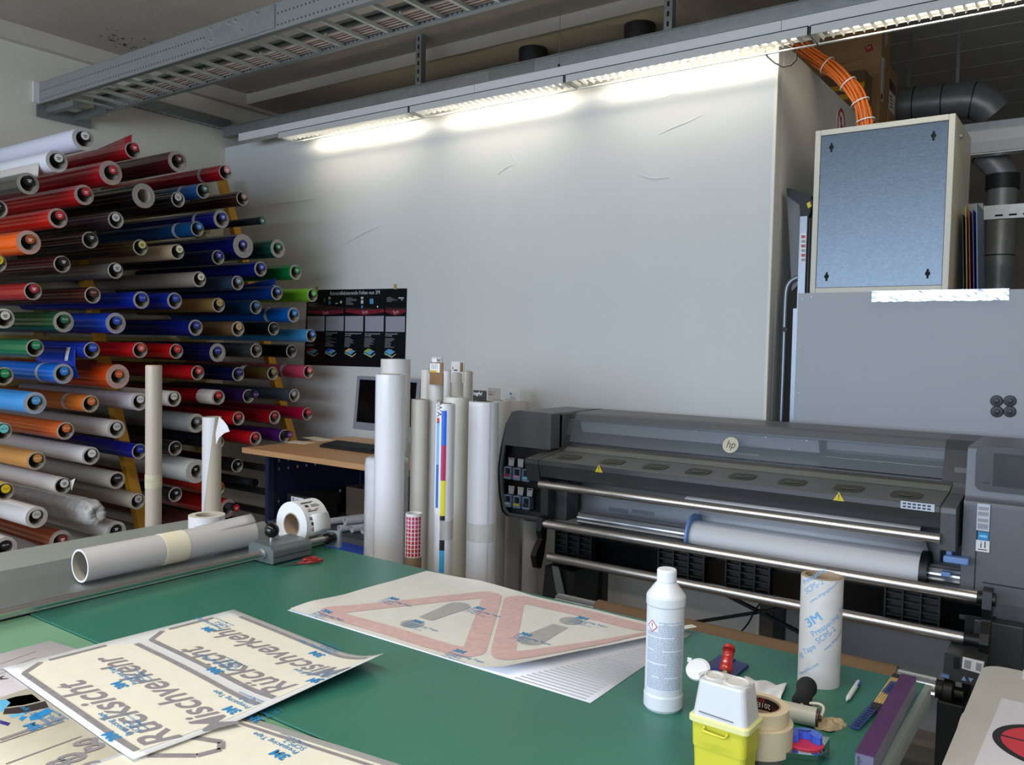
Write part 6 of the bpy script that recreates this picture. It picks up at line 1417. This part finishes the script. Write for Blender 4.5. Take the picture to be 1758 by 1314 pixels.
# squeegee with red handle
sq = thing('squeegee', at(2, Z, 1247, 1144), 'squeegee with red wooden handle and dark blue blade on the green mat', 'squeegee')
B = [at(2, TZ+.004, *q) for q in ((1209.6,1144),(1235.8,1126),(1285.5,1143),(1263,1162))]
MB().prism([V((q.x,q.y,Z)) for q in B], (0,0,.006)).build('blade', M('blade_blue', '#232a66', .4), sq, bevel=.001)
u = (B[2]-B[1]).normalized()
MB().prism([V((q.x,q.y,Z+.006)) for q in (B[0]*.62+B[3]*.38, B[1]*.62+B[2]*.38, B[1]*.45+B[2]*.55, B[0]*.45+B[3]*.55)], (0,0,.003)).build('blade_rib', M('blade_blue'), sq)
s0 = at(2, TZ+.014, 1245, 1156); s1 = at(1, s0.y+.045, 1253, 1107); ax = (s1-s0).normalized(); Lh = (s1-s0).length
MB().lathe([(.006,-.010),(.0075,-.002),(.0085,.004)], s0, 18, axis=ax).build('ferrule', M('ferrule_steel', '#9a8f7a', .25, metal=.9), sq)
MB().lathe([(.012,.003),(.0148,.010),(.0125,.016),(.0136,.020),(.0115,.034),(.0125,.055),(.0138,Lh*.8),(.0118,Lh*.94),(.005,Lh)], s0, 22, axis=ax, sharp=False).build('handle', M('handle_red', '#b3201c', .22, coat=.4), sq)
# sharps container
zr = TZ+.10
ql, qf, qr = at(2, zr, 1180, 1228), at(2, zr, 1284, 1260), at(2, zr, 1310, 1232)
ux = (qf-ql); lx_ = ux.length; ux.normalize(); uy = V((-ux.y, ux.x, 0)); ly_ = (qr-qf).dot(uy)
ly_ = max(.06, ly_); cc = ql+ux*lx_/2+uy*ly_/2; cc.z = 0
def rect(hx_, hy_, z_, rr=.010, n=4):
    return [cc+ux*a+uy*b+V((0,0,z_)) for a, b in rrect(-hx_, -hy_, hx_, hy_, rr, n)]
def loft(m, secs, mat=0, cap0=True, cap1=True, smooth=False):
    n = len(secs[0])
    for A, B_ in zip(secs[:-1], secs[1:]): m.add(A+B_, [(i,(i+1)%n,n+(i+1)%n,n+i) for i in range(n)], mat, smooth)
    if cap0: m.add(secs[0], [tuple(range(n))[::-1]], mat)
    if cap1: m.add(secs[-1], [tuple(range(n))], mat)
    return m
sh = thing('sharps_container', (cc.x, cc.y, Z), 'yellow sharps container with translucent white lid on the green mat', 'container')
hx_, hy_ = lx_/2, ly_/2
ym = M('sharps_yellow', '#d6cc3c', .4, var=.05)
loft(MB(), [rect(hx_*.82,hy_*.80,Z), rect(hx_*.86,hy_*.84,Z+.05), rect(hx_*.89,hy_*.87,Z+.0505), rect(hx_*.92,hy_*.91,Z+.095)]).build('body', ym, sh)
loft(MB(), [rect(hx_*.94,hy_*.94,zr-.008), rect(hx_*1.0,hy_*1.0,zr-.007), rect(hx_*1.0,hy_*1.0,zr+.001), rect(hx_*.93,hy_*.92,zr+.003)]).build('rim', M('rim_cream', '#e2dc9c', .4), sh)
lidm = M('lid_white', '#cfcfd2', .4); zt = zr+.062
loft(MB(), [rect(hx_*.90,hy_*.88,zr+.002), rect(hx_*.77,hy_*.74,zt-.004), rect(hx_*.74,hy_*.70,zt)]).build('lid', lidm, sh)
for k, (a, rr_) in enumerate(((.32,.021),(-.42,.017))):
    q = cc+ux*hx_*a; m = MB().tube((q.x,q.y,zt-.001), (q.x,q.y,zt+.0025), rr_*.86, rr_, 28); m.cyl((q.x,q.y,zt-.001), (q.x,q.y,zt+.0006), rr_*.86, n=24); m.build('opening', M('lid_inner', '#d2d0cc', .5), sh)
f0 = cc-ux*hx_*.75; f0.z = zt
q = at(1, f0.y+.02, 1199, 1151)
dd = (q-f0).normalized()
MB().lathe([(.021,0),(.021,.004),(.016,.006),(.004,.0065)], q, 28, axis=(V((0,-.62,.78)))).build('flip_cap', lidm, sh)
MB().prism([f0+uy*hy_*.5, f0-uy*hy_*.5, q+V((.006,-.01,-.012)), q+V((-.008,.012,-.008))], (0,0,.002)).build('hinge', lidm, sh)
q2 = at(1, f0.y+.03, 1184, 1133.5); MB().obox(q2, (.004,0,0), (0,.001,0), (0,0,.004)).build('cap_tab', lidm, sh)
hd0 = cc-uy*(hy_*.93+.002)
pts = [hd0+ux*a+uy*b+V((0,0,z_)) for a, b, z_ in ((-.022,0.002,zr-.012),(-.022,-.006,zr-.016),(.016,-.006,zr-.018),(.018,.002,zr-.013))]
MB().sweep(pts, .0022, 8).build('handle_loop', ym, sh)
MB().prism([cc-uy*(hy_*.86+.0009)-ux*.034+V((0,0,zr+.010)), cc-uy*(hy_*.86+.0009)+ux*.026+V((0,0,zr+.008)), cc-uy*(hy_*.855+.0009)+ux*.026+V((0,0,zr+.0092)), cc-uy*(hy_*.855+.0009)-ux*.034+V((0,0,zr+.0112))], -uy*.001).build('slit', M('slit_grey', '#5a5a5e', .5), sh)
# masking tape stack
mt = M('masking_tape', '#d6c5a6', .6, var=.04); tz_ = TZ+.118
q = V((-.478, 1.440, 0))
for k, (z0, z1, ro_, mtl, lab) in enumerate(((Z,Z+.012,.050,M('tape_greybrown','#6d655a',.6),'grey brown tape roll at the bottom of the tape stack'),(Z+.0125,Z+.0605,.058,mt,'wide masking tape roll in the middle of the tape stack'),(Z+.061,Z+.086,.053,mt,'narrow masking tape roll on top of the tape stack'))):
    qq = q+V((-.004,.003,0))*(k == 2)
    t = thing('tape_roll', (qq.x,qq.y,z0), lab, 'tape roll', 'tape stack beside the sharps container')
    MB().tube((qq.x,qq.y,z0), (qq.x,qq.y,z1), .0395, ro_, 48).build('tape', mtl, t)
    MB().tube((qq.x,qq.y,z0+.0002), (qq.x,qq.y,z1+.0005), .0375, .0393, 40).build('core', M('core_tan'), t)
    if k == 2:
        ai = math.atan2(qq.y, qq.x)+0.0; ai = math.atan2(qq.y-0, qq.x-0)
        li = lambda a, z_: (qq.x+.0368*math.cos(ai+a/.0368), qq.y+.0368*math.sin(ai+a/.0368), z0+z_)
        MB().grid(lambda u, v: li(.05-.10*u, -.004+.026*v), 16, 1).build('core_label', M('label_black', '#1a1614', .4), t)
        m = MB()
        lj = lambda a, z_: (qq.x+.0364*math.cos(ai+a/.0368), qq.y+.0364*math.sin(ai+a/.0368), z0+z_)
        m.text('201E', .0125, (0,0,0), (1,0,0), (0,1,0), 0, fn=lambda a, b: lj(-.024+a, .013-b)); m.text('201E', .0125, (0,0,0), (1,0,0), (0,1,0), 0, fn=lambda a, b: lj(.010+a, .022-b)); m.text('3M', .012, (0,0,0), (1,0,0), (0,1,0), 1, fn=lambda a, b: lj(-.014+a, .022-b)); m.text('3M', .012, (0,0,0), (1,0,0), (0,1,0), 1, fn=lambda a, b: lj(-.044+a, .013-b))
        m.build('core_print', [M('paper_cream'), M('ink_red')], t)
# folded white wipe
c4 = [at(2, Z, *s) for s in ((1276,1168),(1352,1178),(1340,1205),(1285,1200))]
def wipe(u, v):
    q = c4[0]*(1-u)*(1-v)+c4[1]*u*(1-v)+c4[2]*u*v+c4[3]*(1-u)*v
    return (q.x, q.y, Z+.001+.016*math.sin(math.pi*min(1,max(0,v)))**.6*(.7+.3*math.sin(u*5+1))+.003*math.sin(u*14+v*6))
tag(MB().grid(wipe, 20, 10).build('folded_wipe', M('wipe_white', '#e4e2e4', .45, bump=.2, bscale=60), solid=.0008), 'crumpled white folded wipe lying behind the tape stack', 'wipe')
# hand roller
rl_ = thing('hand_roller', at(2, Z, 1385, 1225), 'hand roller with black foam grip and grey roller beside the tape stack', 'roller')
a_, b_ = at(2, TZ+.019, 1343, 1219), at(2, TZ+.019, 1402, 1232); b_.z = a_.z = TZ+.0185
MB().cyl(a_, b_, .018, n=30).build('roller', M('roller_grey', '#b9b7aa', .4), rl_)
d_ = (b_-a_).normalized(); MB().lathe([(.016,0),(.016,.004),(.005,.0045),(.005,.009)], b_, 18, axis=d_).build('end_cap', M('roller_brown', '#4a2c28', .4), rl_)
g0, g1 = at(2, TZ+.030, 1376, 1207), at(2, TZ+.034, 1386, 1177)
gx = (g1-g0).normalized(); Lg = (g1-g0).length
MB().lathe([(.014,-.006),(.019,.004),(.0165,.02),(.0165,Lg*.55),(.0205,Lg*.85),(.019,Lg*.98),(.010,Lg*1.04)], g0, 24, axis=gx, sharp=False).build('grip', M('foam_black', '#161718', .85, bump=.3, bscale=200), rl_)
fk = [b_+d_*.006, b_+d_*.007+V((0,.02,.012)), (b_+g0)/2+V((.012,.016,.010)), g0+V((0,-.004,0))]
MB().sweep(smooth_path(fk, 4), .003, 8).build('fork', M('fork_cream', '#cfc8b4', .4), rl_)
# beige glove
gc = at(2, Z, 1418, 1246)
def glove(u, v):
    a = u*2*math.pi; e = v*math.pi/2; r_ = math.cos(e)**.7*(1+.14*math.sin(3*a+.5)+.08*math.sin(7*a)+.05*math.sin(11*a+1))
    x, y = .034*r_*math.cos(a), .026*r_*math.sin(a); c_, s_ = math.cos(.5), math.sin(.5)
    return (gc.x+x*c_-y*s_, gc.y+x*s_+y*c_, Z+.012*math.sin(e)*(1+.3*math.sin(4*a))+.003*math.sin(e*9+a*3)*math.cos(e))
tag(MB().grid(glove, 36, 8).build('beige_cloth', M('cloth_beige', '#b09e7c', .9, bump=.5, bscale=50)), 'crumpled beige cloth lying under the hand roller', 'cloth')
# metal tin with pink pad and blue plastic tape holder
T4 = [at(2, TZ+.024, *s) for s in ((1352,1277),(1386,1262),(1426,1266),(1406,1296))]
tb0 = [V((s.x, s.y, Z)) for s in (at(2, TZ+.024, 1340,1292), at(2, TZ+.024, 1404,1298), at(2, TZ+.024, 1425,1266), at(2, TZ+.024, 1365,1260))]
chrome = M('chrome_tin', '#aeb8b6', .12, metal=1.0)
tn = thing('metal_tin', (tb0[0]+tb0[2])/2, 'small shiny metal tin under the blue tape holder', 'tin')
MB().prism(tb0, (0,0,.014)).build('base', chrome, tn, bevel=.0015); MB().prism([s+V((0,0,.0145)) for s in tb0], (0,0,.009)).build('lid', chrome, tn, bevel=.0015)
hq = (tb0[1]+tb0[2])/2+V((.004,0,.014)); MB().tube(hq-V((0,.006,0)), hq+V((0,.006,0)), .0028, .0042, 14).build('hinge', chrome, tn)
cen = (tb0[0]+tb0[1]+tb0[2]+tb0[3])/4; zl = Z+.0236
ux2 = (tb0[1]-tb0[0]).normalized(); uy2 = V((-ux2.y, ux2.x, 0))
pad = [cen+ux2*a+uy2*b+V((0,0,.0237)) for a, b in [(.030*math.cos(math.radians(t)), .022*math.sin(math.radians(t))-.002) for t in range(0, 360, 18)]]
tag(MB().prism(pad, (0,0,.003)).build('pink_pad', M('pad_pink', '#d2334e', .5)), 'bright pink round pad lying on the metal tin', 'pad')
hook = []
for t in range(-40, 215, 15): hook.append((.028*math.cos(math.radians(t)), .024*math.sin(math.radians(t))+.006))
for t in range(215, -35, -25): hook.append((.012*math.cos(math.radians(t))-.002, .010*math.sin(math.radians(t))+.003))
hk = thing('blue_tape_holder', cen+V((0,0,.027)), 'blue plastic hook shaped tape holder on the pink pad', 'tape holder')
MB().prism([cen+ux2*a+uy2*b+V((0,0,.0272)) for a, b in hook], (0,0,.013)).build('shell', M('holder_blue', '#3a5fd0', .25), hk, bevel=.003)
MB().prism([cen+ux2*a+uy2*b+V((0,0,.0405)) for a, b in ((-.012,.016),(.002,.0135),(.012,.018),(.012,.021),(.002,.017),(-.012,.019))], (0,0,.0008)).build('groove', M('groove_navy', '#16246c', .4), hk)
# pen
p0, p1 = at(2, TZ+.005, 1453, 1204), at(2, TZ+.005, 1475, 1170); ax = (p1-p0).normalized(); Lp = (p1-p0).length; p0.z = Z+.0052; ax.z = 0
pn_ = thing('ballpoint_pen', (p0.x, p0.y, Z), 'white ballpoint pen with blue clip lying on the green mat', 'pen')
MB().lathe([(.001,0),(.0028,.008),(.005,.02),(.005,Lp*.93),(.0045,Lp*.95)], p0, 16, axis=ax).build('barrel', M('pen_white', '#dcdfe0', .3), pn_)
MB().lathe([(.003,Lp*.95),(.003,Lp*1.0),(.002,Lp*1.01)], p0, 12, axis=ax).build('button', M('pen_blue', '#2a3fae', .3), pn_)
sd = V((ax.y,-ax.x,0)); MB().bar(p0+ax*Lp*.70+sd*.004+V((0,0,.003)), p0+ax*Lp*.95+sd*.004+V((0,0,.003)), .004, .002).build('clip', M('pen_blue'), pn_)
# folding rule, plastic scale, purple bar
fr0, fr1 = at(2, TZ+.016, 1497, 1212), at(2, TZ+.016, 1535, 1157)
fd = V((fr1.x-fr0.x, fr1.y-fr0.y, 0)); fL = fd.length; fd.normalize(); fs = V((fd.y, -fd.x, 0)); base = V((fr0.x, fr0.y, Z))
fo = thing('folding_rule', base, 'folded wooden rule with dark metal ends lying beside the purple bar', 'folding rule')
wood = M('rule_wood', '#c9a86a', .5, var=.1, vscale=40); darkend = M('rule_end', '#2c2826', .5)
for k in range(5):
    o_ = base+fs*(.0042*k); MB().obox(o_+fd*fL*.5+V((0,0,.0082)), fd*fL*.5, fs*.0017, V((0,0,.008))).build('segment', wood, fo)
    MB().obox(o_+fd*(fL-.012)+V((0,0,.0083)), fd*.0125, fs*.0019, V((0,0,.0082))).build('hinge_plate', darkend, fo)
    MB().obox(o_+fd*.010+V((0,0,.0083)), fd*.010, fs*.0019, V((0,0,.0082))).build('hinge_plate', darkend, fo)
pb0, pb1, pb2 = at(2, TZ+.040, 1468, 1291), at(2, TZ+.040, 1547, 1157), at(2, TZ+.040, 1573, 1164)
pd = V((pb1.x-pb0.x, pb1.y-pb0.y, 0)); pL = pd.length; pd.normalize(); ps = V((pd.y, -pd.x, 0)); pw_ = abs((pb2-pb1).dot(ps))
o_ = V((pb0.x, pb0.y, Z))
pu = thing('purple_bar', o_, 'heavy square bar with a purple top along the table edge', 'bar')
MB().prism([o_, o_+ps*pw_, o_+ps*pw_+pd*pL, o_+pd*pL], (0,0,.038)).build('bar', M('bar_steel', '#7c7890', .35, metal=.5, var=.15, vscale=20), pu, bevel=.001)
MB().prism([o_+V((0,0,.0382)), o_+ps*pw_+V((0,0,.0382)), o_+ps*pw_+pd*pL+V((0,0,.0382)), o_+pd*pL+V((0,0,.0382))], (0,0,.0016)).build('purple_top', M('purple_film', '#4f2a58', .5, var=.06, vscale=30), pu)
for k in range(14): q_ = o_+ps*(pw_*.1)-pd*.0006; MB().box(q_+V((.001,0,.004+.0022*k)), q_+V((.005 if k % 5 else .009, .0003, .0046+.0022*k))).build('scale_mark', slot_m, pu)
r0, r1 = at(2, TZ+.003, 1466, 1251), at(2, TZ+.020, 1538, 1172)
rd = (r1-r0).normalized(); rs_ = V((rd.y, -rd.x, 0)).normalized(); rL = (r1-r0).length
if (r0+rs_*.011-o_).dot(ps) > -.001: r0 -= ps*((r0+rs_*.011-o_).dot(ps)+.002)
r1 = r0+rd*rL
ru = thing('plastic_scale', r0, 'translucent blue plastic scale leaning on the folding rule', 'ruler')
MB().obox((r0+r1)/2, rd*rL/2, rs_*.009, rd.cross(rs_)*.0008).build('strip', M('scale_blue', '#3c4f86', .2, alpha=.8), ru)
for k in range(22): c_ = r0+rd*rL*(.05+.042*k)+rs_*.001; MB().obox(c_-rd.cross(rs_)*.0012, rd*.0016, rs_*.005, rd.cross(rs_)*.0003).build('tick', M('tick_navy', '#121830', .5), ru)
# scissors
ss = thing('scissors', at(2, Z, 515, 966), 'scissors with red handles lying on the green mat', 'scissors')
tip, piv = at(2, TZ+.003, 478, 974), at(2, TZ+.004, 515, 967)
d_ = (piv-tip); sL = d_.length; d_.normalize(); n_ = V((-d_.y, d_.x, 0)).normalized()
blm = M('blade_steel', '#9aa09c', .25, metal=.9); hr = M('handle_darkred', '#8f1f20', .35)
for s_ in (-1, 1): MB().prism([tip+V((0,0,.001*s_)), piv+n_*.008*s_+V((0,0,.001*s_)), piv-n_*.003*s_+V((0,0,.001*s_))], (0,0,.0016)).build('blade', blm, ss)
for s_ in (-1, 1):
    c_ = piv+d_*.045+n_*.017*s_; pts = [c_+d_*.024*math.cos(t)+n_*.011*math.sin(t)+V((0,0,.003)) for t in [i*math.pi/8 for i in range(16)]]
    MB().sweep(pts, .0042, 8, closed=True).build('handle', hr, ss); MB().sweep([piv-d_*.012, piv+d_*.012+n_*.006*s_, c_-d_*.022], .0042, 8).build('shank', hr, ss)
MB().cyl(piv+V((0,0,.003)), piv+V((0,0,.006)), .003, n=12).build('rivet', blm, ss)

# ================================================================== pale plastic side table with printed sheet
SZ = .90
w0, w1 = at(2, SZ, 1688, 1143), at(2, SZ, 1612, 1314)
wx, wy = w0.x, w0.y+.02
st = thing('side_table', (wx+.5, wy-.7, 0), 'pale grey plastic side table with rounded corners beside the cutting table', 'table')
plas = M('plastic_pale', '#cfcac2', .4, var=.02)
out = [(x, y) for x, y in rrect(wx, wy-1.5, wx+1.0, wy, .05, 6)]
MB().prism([(x, y, SZ-.028) for x, y in out], (0,0,.028)).build('table_top', plas, st, bevel=.006, seg=3)
for x in (wx+.06, wx+.9):
    for y in (wy-1.44, wy-.10): MB().box((x, y, 0), (x+.045, y+.045, SZ-.028)).build('leg', M('leg_dark', '#2a2826', .5), st)
MB().add([at(2, SZ+.0006, *s) for s in ((1711,1143.5),(1717,1144.5),(1716,1145.6),(1711,1144.6))], [(0,1,2,3)]).build('mark', M('mark_violet', '#7a7a9c', .5), st)
ps_ = [at(2, SZ+.0008, *s) for s in ((1720,1199),(1800,1213))]; pl0 = at(2, SZ+.0008, 1672, 1314)
dY_ = (V((pl0.x,pl0.y,0))-V((ps_[0].x,ps_[0].y,0))); dY_ = dY_.normalized(); dX_ = V((-dY_.y, dY_.x, 0))
if dX_.x < 0: dX_ = -dX_
o_ = V((ps_[0].x, ps_[0].y, SZ+.0006))
pa = thing('printed_sheet', o_, 'white sheet with a red and black round print on the pale side table', 'print')
MB().prism([o_, o_+dX_*.45, o_+dX_*.45+dY_*.5, o_+dY_*.5], (0,0,.0006)).build('sheet', M('paper_lilac_white', '#e6e2ea', .5), pa)
dc = at(2, SZ+.0015, 1812, 1287); dc = V((dc.x, dc.y, SZ+.0014))
R1 = abs(at(2, SZ, 1705, 1274).x-dc.x); R1 = (V((at(2,SZ+.0015,1706,1272).x, at(2,SZ+.0015,1706,1272).y, 0))-V((dc.x,dc.y,0))).length
m = MB().tube(dc, dc+V((0,0,.0004)), R1*.86, R1, 64, 1); m.cyl(dc, dc+V((0,0,.0003)), R1*.86, n=64, mat=0)
m.obox(dc+V((0,0,.0005)), dX_*R1*.87, dY_*R1*.028, V((0,0,.0002)), 1)
m.build('round_print', [M('print_red', '#d8404c', .5), M('print_black', '#2a2628', .5)], pa)
tg = [at(2, SZ+.0008, *s) for s in ((1754,1166),(1790,1172),(1790,1158),(1757,1150))]
tag(MB().prism([V((s.x,s.y,SZ+.0004)) for s in tg], (0,0,.0006)).build('paper_note', M('paper_white')), 'small blank white paper at the far end of the pale side table', 'paper')
# round red and white sign blank standing between the tables
rc = at(0, wx-.018, 1662, 1262)
s = MB(); s.cyl((wx-.035, rc.y, rc.z-.16), (wx-.030, rc.y, rc.z-.16), .20, n=48).tube((wx-.0362, rc.y, rc.z-.16), (wx-.0352, rc.y, rc.z-.16), .165, .198, 48, 1)
s.bar((wx-.033, rc.y-.1, 0.0), (wx-.033, rc.y-.1, rc.z-.3), .03, .004).bar((wx-.033, rc.y+.1, 0.0), (wx-.033, rc.y+.1, rc.z-.3), .03, .004)
tag(s.build('round_sign', [M('paper_white'), M('sign_red')]), 'round white sign with a red ring standing on two bars between the tables', 'sign')
